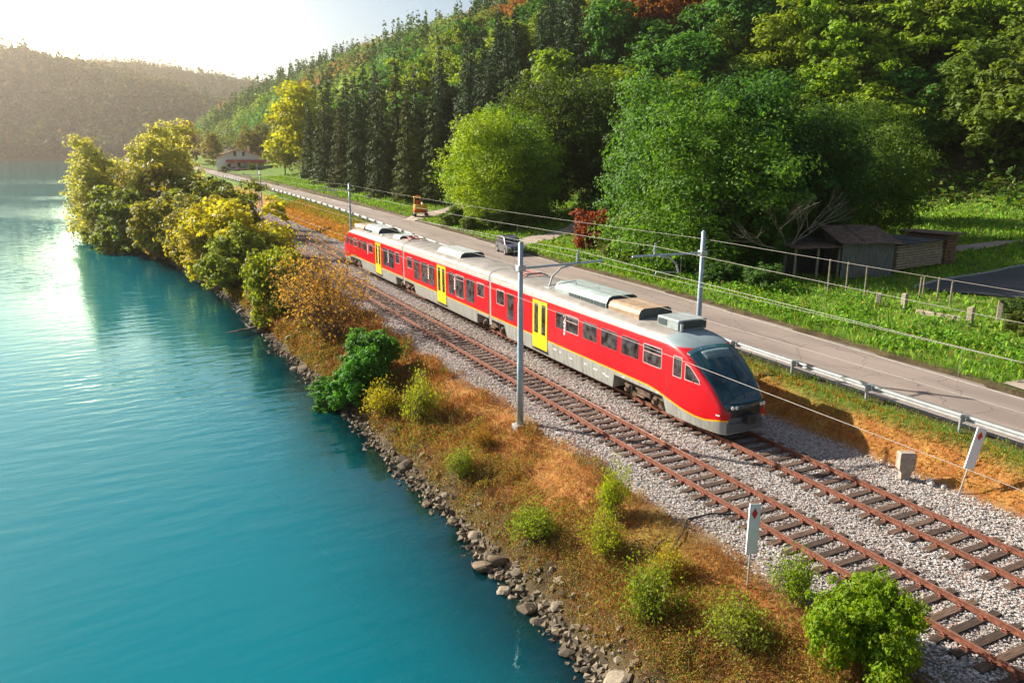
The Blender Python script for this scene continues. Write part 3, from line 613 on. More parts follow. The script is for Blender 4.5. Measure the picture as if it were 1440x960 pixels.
# windscreen, light panel and bumper of both ends
def cabfront(car, sgn, lbl):
    def P(t, a, off):
        W, zs, h, zt, ex = sect(t); x = W * math.cos(a); z = zs + h * math.sin(a) ** .5
        W2, zs2, h2, zt2, _ = sect(t + .05); p = Vector((x, -HL + t, z)); q = Vector((W2 * math.cos(a), -HL + t + .05, zs2 + h2 * math.sin(a) ** .5))
        da = .03; r = Vector((W * math.cos(a + da), -HL + t, zs + h * math.sin(a + da) ** .5)); nn = (r - p).cross(q - p); nn.normalize()
        if nn.z < 0: nn = -nn
        return p + nn * off
    def panel(name, t0, t1, a0, mat, off, na=9, ntt=11, a0b=None):
        rows = []
        for i in range(ntt):
            f = i / (ntt - 1); t = t0 + (t1 - t0) * f; ast = a0 + ((a0b if a0b is not None else a0) - a0) * f
            half = [P(t, ast + (PI / 2 - ast) * k / (na - 1), off) for k in range(na)]
            rows.append([Vector((-p.x, p.y, p.z)) for p in half] + list(reversed(half[:-1])))
        n = len(rows[0]); inner = [[p - Vector((0, 0, .04)) for p in r] for r in rows]
        V = [Vector((p.x, p.y * sgn, p.z)) for r in rows for p in r] + [Vector((p.x, p.y * sgn, p.z)) for r in inner for p in r]; b = n * ntt
        fs = [(i * n + k, i * n + k + 1, (i + 1) * n + k + 1, (i + 1) * n + k) for i in range(ntt - 1) for k in range(n - 1)]
        fs += [(k, b + k, b + k + 1, k + 1) for k in range(n - 1)] + [((ntt - 1) * n + k, (ntt - 1) * n + k + 1, b + (ntt - 1) * n + k + 1, b + (ntt - 1) * n + k) for k in range(n - 1)]
        fs += [(i * n, (i + 1) * n, b + (i + 1) * n, b + i * n) for i in range(ntt - 1)] + [(i * n + n - 1, b + i * n + n - 1, b + (i + 1) * n + n - 1, (i + 1) * n + n - 1) for i in range(ntt - 1)]
        return MB().add(V, fs).build(name, mat, car, smooth=True)
    ws = panel('windscreen', .015, 2.27, .46, M_windscreen, .014, a0b=.50)
    panel('destination_panel', 1.62, 2.02, 1.02, simple('display_grey', (.10, .16, .18), .35, var=.1), .024, 5, 5)
    y = -HL
    mb = MB()   # dark panel under the windscreen
    prof = [(-.99, .10), (-.9, -.03), (-.6, -.10), (0, -.13), (.6, -.10), (.9, -.03), (.99, .10)]
    def belt(mb, z0, z1, grow, mi=0, sx=1.0):
        b = len(prof); vs = [Vector((x * sx, (y + dy - grow) * sgn, z)) for z in (z0, z1) for x, dy in prof] + [Vector((x * sx * .96, (y + dy + .18) * sgn, z)) for z in (z0, z1) for x, dy in prof]
        fs = [(k, k + 1, b + k + 1, b + k) for k in range(b - 1)] + [(b + k, b + k + 1, 3 * b + k + 1, 3 * b + k) for k in range(b - 1)] + [(2 * b + k, 2 * b + k + 1, k + 1, k) for k in range(b - 1)] + [(0, b, 3 * b, 2 * b), (b - 1, 3 * b - 1, 4 * b - 1, 2 * b - 1)]
        mb.add(vs, fs, mi)
    belt(mb, .93, 1.30, -.06); mb.build('front_panel', M_dark, car)
    mb = MB(); belt(mb, 1.30, 1.46, .05); mb.build('light_ledge', M_windscreen, car)
    mb = MB(); belt(mb, .34, .70, .03, 0, .98); belt(mb, .70, .93, -.03, 0, .96); mb.build('bumper', simple('bumper_grey', (.085, .10, .11), .5, var=.15), car)
    mb = MB(); mb.box(-.22, .22, (y - .42) * sgn if sgn > 0 else (y + .0) * sgn, (y + .0) * sgn if sgn > 0 else (y - .42) * sgn, .70, 1.08, bev=.05); mb.build('coupler', M_dark, car)
    for sx in (-.80, .80):
        for k in (0, .17):
            mb = MB(); xx = sx - math.copysign(k, sx); yy = y + .02 - .10 * (1 - (xx / .99) ** 2); mb.tube([Vector((xx, (yy - .13) * sgn, 1.38)), Vector((xx, (yy + .1) * sgn, 1.38))], .075, 12); mb.build('headlight', M_lamp, car)
    for a, b in ((.15, .75), (-.75, -.15)):
        mb = MB(); mb.tube([P2 for P2 in [Vector((q.x, q.y * sgn, q.z)) for q in (P(.2, PI / 2 - (a * .5), .03), P(.7, PI / 2 - a * .8, .03), P(1.2, PI / 2 - a, .03))]], .012, 5); mb.build('wiper', M_black, car)
cabfront(front, 1, ''); cabfront(rear, -1, '')
mb = MB(); mb.box(-1.62, -1.44, V2L(25.0), V2L(25.08), 2.3, 2.62, bev=.02); mb.tube([(-1.36, V2L(25.04), 2.55), (-1.56, V2L(25.04), 2.6)], .02, 6)
patch('tail_marker', front, rect(22.45, 22.62, 1.0, 1.05), .012, M_white)
# bellows between the carriages
for a, b in ((43.05, 43.35), (59.45, 59.75)):
    mb = MB(); rows = []
    for y in (V2L(a) - .02, V2L((a + b) / 2), V2L(b) + .02):
        r = ring(y, .55); sc_ = .985; pts = [(-x * sc_, y, z * .995) for x, z in r] + [(x * sc_, y, z * .995) for x, z in reversed(r[:-1])]; rows += pts
    n = len(rows) // 3; mb.add(rows, [(i * n + k, i * n + k + 1, (i + 1) * n + k + 1, (i + 1) * n + k) for i in range(2) for k in range(n - 1)]); mb.build('bellows', M_bellows, train, smooth=True)
# bogies with wheels, frames, springs and axle boxes
def bogie(yc, wb):
    b = MB(); 
    for sx in (-1, 1):
        b.box(sx * 1.02 - .08, sx * 1.02 + .08, -wb / 2 - .45, wb / 2 + .45, .50, .68, bev=.03); b.box(sx * 1.0 - .06, sx * 1.0 + .06, -.5, .5, .34, .5, bev=.03)
        b.tube([(sx * 1.2, -.30, .36), (sx * 1.2, .30, .36)], .05, 8)
    b.box(-1.0, 1.0, -.28, .28, .45, .8, bev=.04); b.box(-1.2, 1.2, -wb / 2 - .6, wb / 2 + .6, .74, 1.0)
    bo = b.build('bogie', M_bogie, train, (0, yc, 0))
    wm = MB(); wm.cyl((-.055, 0, 0), (.055, 0, 0), .43, 24); wm.cyl((-.09, 0, 0), (-.05, 0, 0), .20, 12); wm.cyl((.05, 0, 0), (.09, 0, 0), .20, 12); wme = wm.mesh('wheel', M_wheel)
    for sx in (-1, 1):
        for sy in (-1, 1):
            link('wheel', wme, bo, (sx * .77, sy * wb / 2, .43))
            a = MB(); a.box(-.09, .09, -.16, .16, -.14, .16, bev=.04); a.cyl((-.12 * -sx, 0, 0), (.17 * sx, 0, 0), .10, 10); a.build('axle_box', M_bogie, bo, (sx * 1.14, sy * wb / 2, .43))
            a = MB(); a.cyl((0, 0, 0), (0, 0, .24), .09, 10); a.build('spring', M_dark, bo, (sx * 1.14, sy * (wb / 2 - .34), .42))
    for sy in (-1, 1):
        a = MB(); a.cyl((-.9, 0, 0), (.9, 0, 0), .08, 10); a.build('axle', M_wheel, bo, (0, sy * wb / 2, .43))
bogie(-23.05, 2.1); bogie(-7.45, 2.5); bogie(8.75, 2.5); bogie(23.1, 2.1)
# roof gear
def hood(name, car, v0, v1, x0, x1, zt, mats, cham=.32, dark_front=True, base=3.62, louvre=None):
    y0, y1 = V2L(v0), V2L(v1); mb = MB(); pr = [(x0, base), (x0, zt - cham), (x0 + cham * .35, zt - cham * .3), (x0 + cham, zt), (x1 - cham, zt), (x1 - cham * .35, zt - cham * .3), (x1, zt - cham), (x1, base)]; n = len(pr)
    mb.add([(x, y, z) for y in (y0, y1) for x, z in pr], [(k, k + 1, n + k + 1, n + k) for k in range(n - 1)] + [tuple(range(2 * n - 1, n - 1, -1))], 0); o = mb.build(name, mats[0], car)
    c = Vector(((x0 + x1) / 2, 0, (zt + base) / 2)); mb = MB(); ins = [(c.x + (x - c.x) * .96, c.z + (z - c.z) * .96) for x, z in pr]
    mb.add([(x, y0 + .01, z) for x, z in pr], [tuple(range(n))]); mb.add([(x, y0 - .03, z) for x, z in ins], [tuple(range(n))]); mb.add([(x, y0 + .01, z) for x, z in ins] + [(x, y0 - .03, z) for x, z in ins], [(k, (k + 1) % n, n + (k + 1) % n, n + k) for k in range(n)])
    e = mb.build('end_cover', mats[1], o)
    for (a, b) in louvre or ():
        g = MB(); ya, yb = V2L(a), V2L(b); zlo, zhi = base + .12, zt - cham - .02
        g.box(x0 - .025, x0 + .01, ya, yb, zlo, zhi); g.build('louvre', M_unitdark, o)
    return o
hood('roof_unit', front, 31.1, 36.1, -.88, 1.0, 4.32, (M_roofgreen, M_unitdark), .34, louvre=((31.2, 32.2), (32.3, 33.4), (33.5, 34.6)))
hood('roof_unit', front, 28.45, 30.95, -.85, 1.0, 4.18, (M_rooftan, M_unitdark), .26)
hood('roof_unit', middle, 49.2, 53.4, -.88, 1.0, 4.28, (M_roofwhite, M_unitdark), .34, louvre=((51.2, 52.2), (52.3, 53.2)))
hood('roof_unit', rear, 62.2, 63.9, -.85, .95, 4.15, (M_roofwhite, M_unitdark), .28)
hood('roof_unit', rear, 67.8, 72.0, -.88, 1.0, 4.28, (M_roofwhite, M_unitdark), .34, louvre=((69.8, 70.8), (71, 71.9)))
hood('roof_unit', rear, 72.6, 74.8, -.85, 1.0, 4.12, (M_rooftan, M_unitdark), .26)
hood('roof_unit', rear, 75.2, 76.3, -.7, .9, 4.0, (M_roofwhite, M_unitdark), .1)
# cab air conditioner box with fan grille
mb = MB(); mb.box(-.55, 1.0, V2L(26.0), V2L(27.5), 3.62, 4.08, bev=.04); ac = mb.build('air_conditioner', M_roofgrey, front)
mb = MB(); mb.box(-.565, -.53, V2L(26.8), V2L(27.4), 3.72, 4.0); mb.build('louvre', M_unitdark, ac)
mb = MB(); mb.box(-.35, .95, V2L(26.0) - .015, V2L(26.0) + .02, 3.70, 4.02); mb.build('louvre', M_unitdark, ac)
for x in (-.45,): mb = MB(); mb.cyl((x, V2L(25.9), 3.66), (x, V2L(25.9), 3.95), .07, 10); mb.build('roof_vent', M_galv, front)
for c_, xs in ((front, ((-.75, 38.5), (-.35, 37.9), (.05, 37.6))), (middle, ((-.4, 46.9), (0, 46.3), (.35, 47.2))), (middle, ((-.2, 55.6), (.2, 55.2)))):
    for x, v in xs: mb = MB(); mb.box(x - .17, x + .17, V2L(v) - .3, V2L(v) + .3, 3.66, 3.84, bev=.06); mb.build('roof_vent', M_roofgrey, c_)
for c_, v in ((front, 36.9), (middle, 48.2), (rear, 66.9)): mb = MB(); mb.box(-.95, -.55, V2L(v) - .3, V2L(v) + .3, 3.6, 3.86, bev=.03); mb.build('roof_box', M_roofwhite, c_)
for c_, a, b in ((front, 27.8, 42.9), (middle, 43.5, 59.3), (rear, 59.9, 76.5)):
    for x in (-.98, .98): mb = MB(); mb.tube([(x, V2L(a), 3.61), (x, V2L(b), 3.61)], .022, 5); mb.build('roof_cable', M_dark, c_)
def pantograph(car, v, up):
    y = V2L(v); b = MB()
    for x in (-.55, .55): b.tube([(x, y - 1.0, 3.92), (x, y + 1.0, 3.92)], .04, 6)
    for q in (-1, 0, 1): b.tube([(-.55, y + q, 3.92), (.55, y + q, 3.92)], .04, 6)
    p = b.build('pantograph', M_redfit, car)
    for x in (-.55, .55):
        for q in (-.9, .9): i = MB(); [i.cyl((x, y + q, 3.66 + k * .06), (x, y + q, 3.69 + k * .06), .085, 10) for k in range(4)]; i.cyl((x, y + q, 3.62), (x, y + q, 3.92), .045, 8); i.build('insulator', M_ins, p)
    a = MB(); h = up
    kn = Vector((0, y + 1.0, 3.95 + .16 * (1 + 3 * h))); tp = Vector((0, y - 1.0, 4.06 + 1.0 * h))
    for x in (-.4, .4): a.tube([(x, y - .8, 3.95), (x * .6, kn.y, kn.z)], .03, 6); a.tube([(x * .6, kn.y, kn.z), (x * .9, tp.y, tp.z)], .022, 6)
    a.tube([(-.4, kn.y, kn.z), (.4, kn.y, kn.z)], .03, 6); a.build('pantograph_arm', M_redfit, p)
    a = MB()
    for q in (-.15, .15): a.tube([(-.8, tp.y + q, tp.z - .12), (-.5, tp.y + q, tp.z + .03), (.5, tp.y + q, tp.z + .03), (.8, tp.y + q, tp.z - .12)], .025, 6)
    a.build('collector_head', M_dark, p)
pantograph(front, 41.0, .02); pantograph(rear, 61.0, .02)
for v in (39.2, 39.7): mb = MB(); mb.box(-.3, .5, V2L(v) - .12, V2L(v) + .12, 3.66, 3.95, bev=.04); mb.build('roof_fuse_box', M_roofgrey, front)

# ------------------------------------------------------------------ catenary poles and wires
def pole(u, v, side, base, top, label, arm_label=None):
    r = empty('catenary_pole', (u, v, base), 0, label, 'catenary pole', 'catenary poles along the two tracks')
    mb = MB(); mb.tube([(0, 0, 0), (0, 0, (top - base) * .35), (0, 0, (top - base) * .36), (0, 0, (top - base) * .68), (0, 0, (top - base) * .69), (0, 0, top - base)], [.145, .14, .125, .12, .105, .10], 14); mb.tube([(0, 0, top - base), (0, 0, top - base + .06)], [.10, .03], 14); mb.build('mast', M_pole, r, smooth=True)
    mb = MB(); mb.box(-.28, .28, -.28, .28, -.5, .06, bev=.03); mb.build('footing', M_concg, r)
    zb = 6.46 - base
    if side:
        mb = MB(); mb.tube([(0, 0, zb), (side * 4.0, 0, zb + .06)], .05, 8); mb.build('boom', M_pole, r)
        mb = MB(); mb.box(-.17, .17, -.17, .17, zb - .12, zb + .12, bev=.02); mb.build('clamp', M_galv, r)
        mb = MB(); x = side * 2.75; mb.cyl((x, 0, zb + .02), (x, 0, zb + .62), .04, 8); [mb.cyl((x, 0, zb + .1 + .1 * k), (x, 0, zb + .15 + .1 * k), .085, 10) for k in range(4)]; mb.build('insulator', M_roofgrey, r)
        mb = MB(); mb.tube([(side * 2.5, 0, zb), (side * 1.9, 0, zb - .12), (side * 1.5, 0, zb - .45), (side * 1.36, 0, zb - .85)], .045, 8); mb.build('dropper_bracket', M_galv, r)
        mb = MB(); mb.tube([(side * 1.36, 0, zb - .83), (side * 2.65, 0, zb - .72), (side * 2.7, 0, zb - .86)], .022, 6); mb.build('steady_arm', M_galv, r)
    return r
P1 = pole(14.6, 28.4, 1, -.35, 7.5, 'blue grey pole between the dry bank and the nearer track, its arm over that track')
P2 = pole(24.5, 28.9, -1, -.35, 7.45, 'blue grey pole between the front of the train and the road')
P3 = pole(24.5, 91.4, -1, -.35, 7.2, 'thin blue pole rising behind the rear end of the train')
P4 = pole(23.9, 150, -1, -.35, 7.2, 'distant pole on the orange slope beyond the rear of the train')
lp = empty('street_lamp', (22.9, 146, -.3), 0, 'slim grey lamp pole beside the distant catenary pole', 'street lamp')
mb = MB(); mb.tube([(0, 0, 0), (0, 0, 8.3)], [.08, .05], 8); mb.build('lamp_post', M_pole, lp); mb = MB(); mb.box(-.15, .55, -.1, .1, 8.25, 8.4, bev=.03); mb.build('lamp_head', M_galv, lp)
def wire(name, label, spans, sag, r=.012, drop=None):
    mb = MB(); pts = []
    for a, b in zip(spans[:-1], spans[1:]):
        a = Vector(a); b = Vector(b)
        for k in range(13):
            f = k / 12
            if k == 0 and pts: continue
            p = a.lerp(b, f); p.z -= sag * 4 * f * (1 - f); pts.append(p)
    mb.tube(pts, r, 5); o = mb.build(name, M_wire); tag(o, label, 'wire', 'wires strung along the railway'); return o, pts
def cat(u, zc, zm, stag, label):
    vs = [-95, -33, 28.6, 91, 153, 216, 280]
    m_, mp_ = wire('messenger_wire', 'upper carrying wire strung over the ' + label, [(u, v, zm) for v in vs], .35, .008)
    c_, cp_ = wire('contact_wire', 'lower contact wire strung over the ' + label, [(u + stag * (-1) ** i, v, zc) for i, v in enumerate(vs)], .03, .007)
    for i, v in enumerate(np.arange(-20, 150, 7.8)):
        k = (v - vs[1]) / 62.2; f = k % 1; zz_ = zm - .35 * 4 * f * (1 - f); d = MB(); d.tube([(u, v, zc + .01), (u, v, zz_)], .005, 4); x = d.build('dropper', M_wire, m_)
cat(UN - .2, 5.6, 7.0, .12, 'nearer track'); cat(UF + .05, 5.65, 6.95, -.12, 'far track')
wire('feeder_wire', 'single wire passing in front of the train nose from the near pole', [(14.52, -33, 5.1), (14.52, 28.4, 5.25), (14.52, 91, 5.1), (14.5, 153, 5.2)], .12, .008)
wire('feeder_wire', 'wire strung along the tops of the roadside poles', [(24.62, -33, 7.2), (24.62, 28.9, 7.1), (24.62, 91.4, 7.0), (24.62, 153, 7)], .2, .007)

# ------------------------------------------------------------------ guardrail along the road
gr = empty('guardrail', (27.5, 20, 1.0), 0, 'long galvanised steel guardrail on posts between the slope and the road', 'guardrail')
pv = [-8.0 + 4.18 * k for k in range(62)]
pm_ = MB(); pm_.box(-.06, .06, -.035, .035, -1.0, .72, bev=.008); pme = pm_.mesh('post', M_galv)
sp_ = MB(); sp_.box(.05, .20, -.05, .05, .40, .70, bev=.01); sp_.box(-.09, .09, -.02, .02, .60, .66); spme = sp_.mesh('spacer', M_galv)
def gp(v): u = float(guard(v)) - .25; return Vector((u, v, float(zroad(v))))
for i, v in enumerate(pv):
    p = gp(v); o = link('post', pme, gr, p - Vector(gr.location)); link('spacer', spme, o)
    if i + 1 < len(pv):
        mb = MB(); wp = [(.20, .44), (.27, .47), (.27, .53), (.21, .57), (.27, .61), (.27, .68), (.20, .72), (.19, .72), (.255, .675), (.255, .615), (.195, .57), (.255, .525), (.255, .475), (.19, .44)]
        q = gp(pv[i + 1]); d = (q - p); mb.sweep(wp, [p - Vector(gr.location) - d.normalized() * .12, p + d * .5 - Vector(gr.location), q - Vector(gr.location) + d.normalized() * .1]); mb.build('beam', M_galv, gr)

# ------------------------------------------------------------------ trackside signs and stones
def signboard(u, v, lean, rz, hgt, label):
    z0 = gz(u, v); r = empty('track_sign', (u, v, z0), rz, label, 'railway sign', 'white boards with a red diamond beside the tracks'); r.rotation_euler = (lean[0], lean[1], rz)
    mb = MB(); mb.cyl((0, .05, -.4), (0, .05, hgt - .15), .028, 8); mb.build('stake', M_galv, r)
    mb = MB(); w_, h0 = .14, hgt - 1.48
    mb.box(-w_, w_, -.012, .012, h0, hgt, bev=.005); mb.box(-w_ - .012, -w_ + .006, -.02, .045, h0 - .003, hgt + .003); mb.box(w_ - .006, w_ + .012, -.02, .045, h0 - .003, hgt + .003); mb.build('board', M_signw, r)
    mb = MB(); c = hgt - .28; mb.add([(0, -.016, c - .165), (.085, -.016, c), (0, -.016, c + .165), (-.085, -.016, c), (0, -.010, c - .165), (.085, -.010, c), (0, -.010, c + .165), (-.085, -.010, c)], [(0, 1, 2, 3), (7, 6, 5, 4), (0, 4, 5, 1), (1, 5, 6, 2), (2, 6, 7, 3), (3, 7, 4, 0)]); mb.build('red_diamond', M_signr, r)
signboard(14.38, 14.28, (0, .01), math.radians(-20), 2.52, 'upright white board with a red diamond on the gravel beside the nearer track')
signboard(24.75, 15.25, (0, .17), math.radians(-32), 2.45, 'leaning white board with a red diamond on the orange slope beyond the far track')
st = empty('marker_stone', (24.2, 17.0, gz(24.2, 17)), -.5, 'squat concrete marker block with a narrow foot beside the far track', 'marker stone')
mb = MB()
for (za, wa, ta), (zb, wb, tb) in (((-.2, .16, .12), (.28, .17, .13)), ((.28, .17, .13), (.42, .27, .17)), ((.42, .27, .17), (.98, .28, .17)), ((.98, .28, .17), (1.03, .25, .14))):
    mb.add([(sx * w_, sy * t_, z) for z, w_, t_ in ((za, wa, ta), (zb, wb, tb)) for sx, sy in ((-1, -1), (1, -1), (1, 1), (-1, 1))], [(0, 1, 5, 4), (1, 2, 6, 5), (2, 3, 7, 6), (3, 0, 4, 7), (3, 2, 1, 0), (4, 5, 6, 7)])
mb.build('block', M_conc, st)
def rockmesh(name, r, seed, sq=(1, 1, .7), sub=2, tintc=(.4, .36, .3), mat=None):
    rn = random.Random(seed); bm = bmesh.new(); bmesh.ops.create_icosphere(bm, subdivisions=sub, radius=1)
    ax = [(Vector((rn.gauss(0, 1), rn.gauss(0, 1), rn.gauss(0, 1))).normalized(), rn.uniform(.55, .85)) for _ in range(9)]
    for q in bm.verts:
        c = q.co.copy()
        for a, d_ in ax:
            k = c.dot(a)
            if k > d_: c -= a * (k - d_) * .9
        q.co = Vector((c.x * sq[0], c.y * sq[1], c.z * sq[2])) * r
    bm.verts.index_update(); V = [q.co[:] for q in bm.verts]; F_ = [[x.index for x in f.verts] for f in bm.faces]; bm.free()
    return np_mesh(name, V, F_, mat or M_rock, tint=np.tile(np.array(tintc), (len(V), 1)))
for i, (u, v, r) in enumerate(((24.55, 16.2, .17), (24.75, 15.85, .11))):
    tag(link('stone', rockmesh('stone', r, i, (1, 1, .9), 2, (.62, .58, .52)), None, (u, v, gz(u, v) + r * .6)), ('larger' if i == 0 else 'smaller') + ' pale round stone beside the concrete marker block', 'stone')
# dark cable loop lying on the gravel by the near sign
mb = MB(); pts = []
for t in np.linspace(0, 1, 26): a = t * 2 * PI * .8; pts.append((13.9 + .42 * math.cos(a + .8) + 1.6 * max(0, t - .7), 17.3 + .30 * math.sin(a + .8) + 1.2 * max(0, t - .7), 0))
pts += [(15.2, 17.9, 0), (16.1, 17.8, 0), (16.9, 17.3, 0)]; mb.tube([(x, y, gz(x, y) + .09) for x, y, _ in pts], .03, 6); tag(mb.build('cable', M_black), 'dark cable with a loop lying across the gravel to the near rail', 'cable')
tag(link('stone', rockmesh('stone', .16, 77, (1, 1, .8), 2, (.5, .42, .36)), None, (13.55, 16.8, gz(13.55, 16.8) + .08)), 'round stone at the end of the cable loop on the gravel', 'stone')

# ------------------------------------------------------------------ parked car
def car(u, v, z, rz):
    r = empty('parked_car', (u, v, z), rz, 'dark silver people carrier standing on the road edge by the gravel track', 'car')
    # local: +y is the nose
    side = [(-2.12, .42), (-2.15, .85), (-2.05, 1.05), (-1.75, 1.52), (-1.45, 1.66), (.15, 1.68), (.55, 1.55), (1.25, 1.05), (1.95, .90), (2.12, .72), (2.14, .42)]
    def arch(yc): return [(yc - .38 * math.cos(a), .30 + .38 * math.sin(a)) for a in np.linspace(0, PI, 9)]
    low = [(2.1, .28), (1.72, .26)] + list(reversed(arch(1.32))) + [(.9, .24), (-.9, .24)] + list(reversed(arch(-1.30))) + [(-1.75, .28), (-2.1, .32)]
    prof = side + low; n = len(prof)
    def halfw(z): return .91 if z < .95 else .91 - .20 * (z - .95) / .72
    rows = [[(s * (halfw(z) - e), y * (1 - e * .12), z - (e * .25 if z > 1.5 else 0)) for y, z in prof] for s, e in ((-1, .0), (1, .0))]
    mb = MB(); V = rows[0] + rows[1]; mb.add(V, [tuple(range(n)), tuple(range(2 * n - 1, n - 1, -1))] + [(i, n + i, n + (i + 1) % n, (i + 1) % n) for i in range(n)])
    body = mb.build('body', M_silver, r); bv = body.modifiers.new('soft', 'BEVEL'); bv.width = .05; bv.segments = 2; bv.limit_method = 'ANGLE'; bv.angle_limit = .5
    def gp_(name, pts, mat=M_glass): mb = MB(); m = len(pts); c = sum((Vector(p) for p in pts), Vector()) / m; q = Vector((0, 0, .9)); dn = (c - Vector((0, c.y * .6, .9))).normalized() * .03; mb.add([Vector(p) + dn * .6 for p in pts] + [Vector(p) - dn for p in pts], [tuple(range(m)), tuple(range(2 * m - 1, m - 1, -1))] + [(i, m + i, m + (i + 1) % m, (i + 1) % m) for i in range(m)]); return mb.build(name, mat, r)
    for s in (-1, 1):
        for a, b in (((-1.62, -1.35), (-.75, -.72)), ((-.66, -.64), (.02, .05)),): gp_('side_window', [(s * (halfw(z) + .004), y, z) for y, z in ((a[0], 1.08), (b[0], 1.08), (b[1], 1.54), (a[1], 1.54))])
        gp_('side_window', [(s * (halfw(z) + .004), y, z) for y, z in ((.10, 1.08), (1.02, 1.08), (.55, 1.42), (.30, 1.53), (.12, 1.54))])
        mb = MB(); mb.box(s * 1.0 - .09, s * 1.0 + .09, .82, .95, 1.02, 1.18, bev=.03); mb.build('mirror', M_silver, r)
        mb = MB(); mb.box(s * .68 - .17, s * .68 + .17, 2.0, 2.13, .66, .84, bev=.03); mb.build('headlight', M_lamp, r)
        mb = MB(); mb.tube([(s * .62, -1.3, 1.70), (s * .62, .1, 1.72)], .02, 6); mb.build('roof_rail', M_dark, r)
        for y in (-1.30, 1.32):
            mb = MB(); mb.cyl((s * .70, 0, 0), (s * .92, 0, 0), .32, 20); wl = mb.build('wheel', M_tyre, r, (0, y, .32)); mb = MB(); mb.cyl((s * .90, 0, 0), (s * .935, 0, 0), .2, 14); mb.build('rim', M_rim, wl)
    gp_('windscreen', [(-.72, .60, 1.52), (.72, .60, 1.52), (.80, 1.20, 1.10), (-.80, 1.20, 1.10)])
    gp_('rear_window', [(-.68, -1.78, 1.46), (.68, -1.78, 1.46), (.76, -2.02, 1.1), (-.76, -2.02, 1.1)])
    mb = MB(); mb.box(-.42, .42, 2.08, 2.16, .48, .70, bev=.02); mb.build('grille', M_dark, r); mb = MB(); mb.box(-.26, .26, 2.13, 2.175, .36, .46); mb.build('number_plate', M_white, r)
    return r
car(34.35, 69.2, float(zroad(69)) + .06, PI - .16)

# ------------------------------------------------------------------ yellow digger, blue trailer and dark car under the trees
dg = empty('digger', (38.6, 106.3, gz(38.6, 106.3)), -.25, 'yellow and red digger cab standing beside the road under the dark spruces', 'digger'); dg.scale = (.95, .9, 1.02)
for s in (-1, 1):
    mb = MB(); mb.box(s * .85 - .2, s * .85 + .2, -1.2, 1.2, .02, .62, bev=.18); t_ = mb.build('track', M_black, dg)
    for y in (-.85, 0, .85): mb = MB(); mb.cyl((s * 1.03, y, .3), (s * 1.09, y, .3), .2, 12); mb.build('roller', M_dark, t_)
mb = MB(); mb.box(-1, 1, -1.3, 1.0, .66, 1.05, bev=.06); mb.build('deck', M_digred, dg)
mb = MB(); mb.box(-.95, .95, -1.45, -.5, 1.05, 1.75, bev=.12); mb.build('engine_cover', M_digyel, dg)
mb = MB()
for x in (-.9, .05):
    for y in (-.45, .85): mb.tube([(x, y, 1.05), (x * .95, y * .92, 2.65)], .06, 6)
mb.box(-.95, .12, -.5, .9, 2.6, 2.78, bev=.05); mb.box(-.93, .1, -.5, .88, 1.05, 1.65, bev=.04); cb = mb.build('cab', M_digyel, dg)
for a in ((-.955, -.92, -.36, .76), (.07, .105, -.36, .76)): mb = MB(); mb.box(a[0], a[1], a[2], a[3], 1.68, 2.56); mb.build('window', M_glass, cb)
mb = MB(); mb.box(-.82, 0, .84, .875, 1.68, 2.56); mb.build('window', M_glass, cb)
mb = MB(); mb.box(-.7, -.15, -.46, -.40, 1.5, 2.3, bev=.02); mb.build('seat', M_digred, cb)
mb = MB(); mb.tube([(.45, .9, 1.1), (.5, 1.9, 1.75), (.5, 2.9, 1.5)], [.16, .15, .12], 6); mb.tube([(.5, 2.9, 1.5), (.5, 3.4, .7)], [.11, .08], 6); bm_ = mb.build('boom', M_digyel, dg)
mb = MB(); mb.box(.2, .8, 3.2, 3.75, .35, .85, bev=.12); mb.build('bucket', M_dark, bm_)
mb = MB(); mb.cyl((-.4, .1, 2.78), (-.4, .1, 2.98), .08, 8); mb.build('beacon', M_digred, cb)
tl = empty('tank_trailer', (48.5, 91.5, gz(48.5, 91.5)), .9, 'faded blue tank trailer parked in the shade of the trees', 'trailer')
mb = MB(); mb.tube([(-1.5, 0, 1.0), (-1.4, 0, 1.0), (1.4, 0, 1.0), (1.5, 0, 1.0)], [.45, .6, .6, .45], 16); mb.build('tank', M_blue, tl, smooth=False)
mb = MB(); mb.box(-1.5, 1.5, -.5, .5, .38, .5); mb.box(1.5, 2.4, -.05, .05, .4, .48); mb.build('frame', M_dark, tl)
for s in (-1, 1): mb = MB(); mb.cyl((-.2, s * .5, .33), (-.2, s * .7, .33), .33, 16); mb.build('wheel', M_tyre, tl)
tk = empty('tractor', (52.5, 96, gz(52.5, 96)), -.8, 'dark old tractor with pale bonnet deep in the shade behind the blue tank', 'tractor')
mb = MB(); mb.box(-.35, .35, -.2, 1.6, .75, 1.4, bev=.1); mb.build('bonnet', simple('pale_blue_paint', (.30, .42, .45), .5), tk)
mb = MB(); mb.box(-.6, .6, -1.5, -.1, .8, 1.3, bev=.06); mb.box(-.65, .65, -1.5, -.1, 2.2, 2.3, bev=.03); [mb.tube([(x, y, 1.3), (x, y, 2.2)], .04, 6) for x in (-.58, .58) for y in (-1.4, -.2)]; mb.build('cab', M_dark, tk)
for s in (-1, 1):
    mb = MB(); mb.cyl((s * .6, -.9, .75), (s * .95, -.9, .75), .75, 20); mb.build('wheel', M_tyre, tk); mb = MB(); mb.cyl((s * .5, 1.3, .42), (s * .75, 1.3, .42), .42, 16); mb.build('wheel', M_tyre, tk)

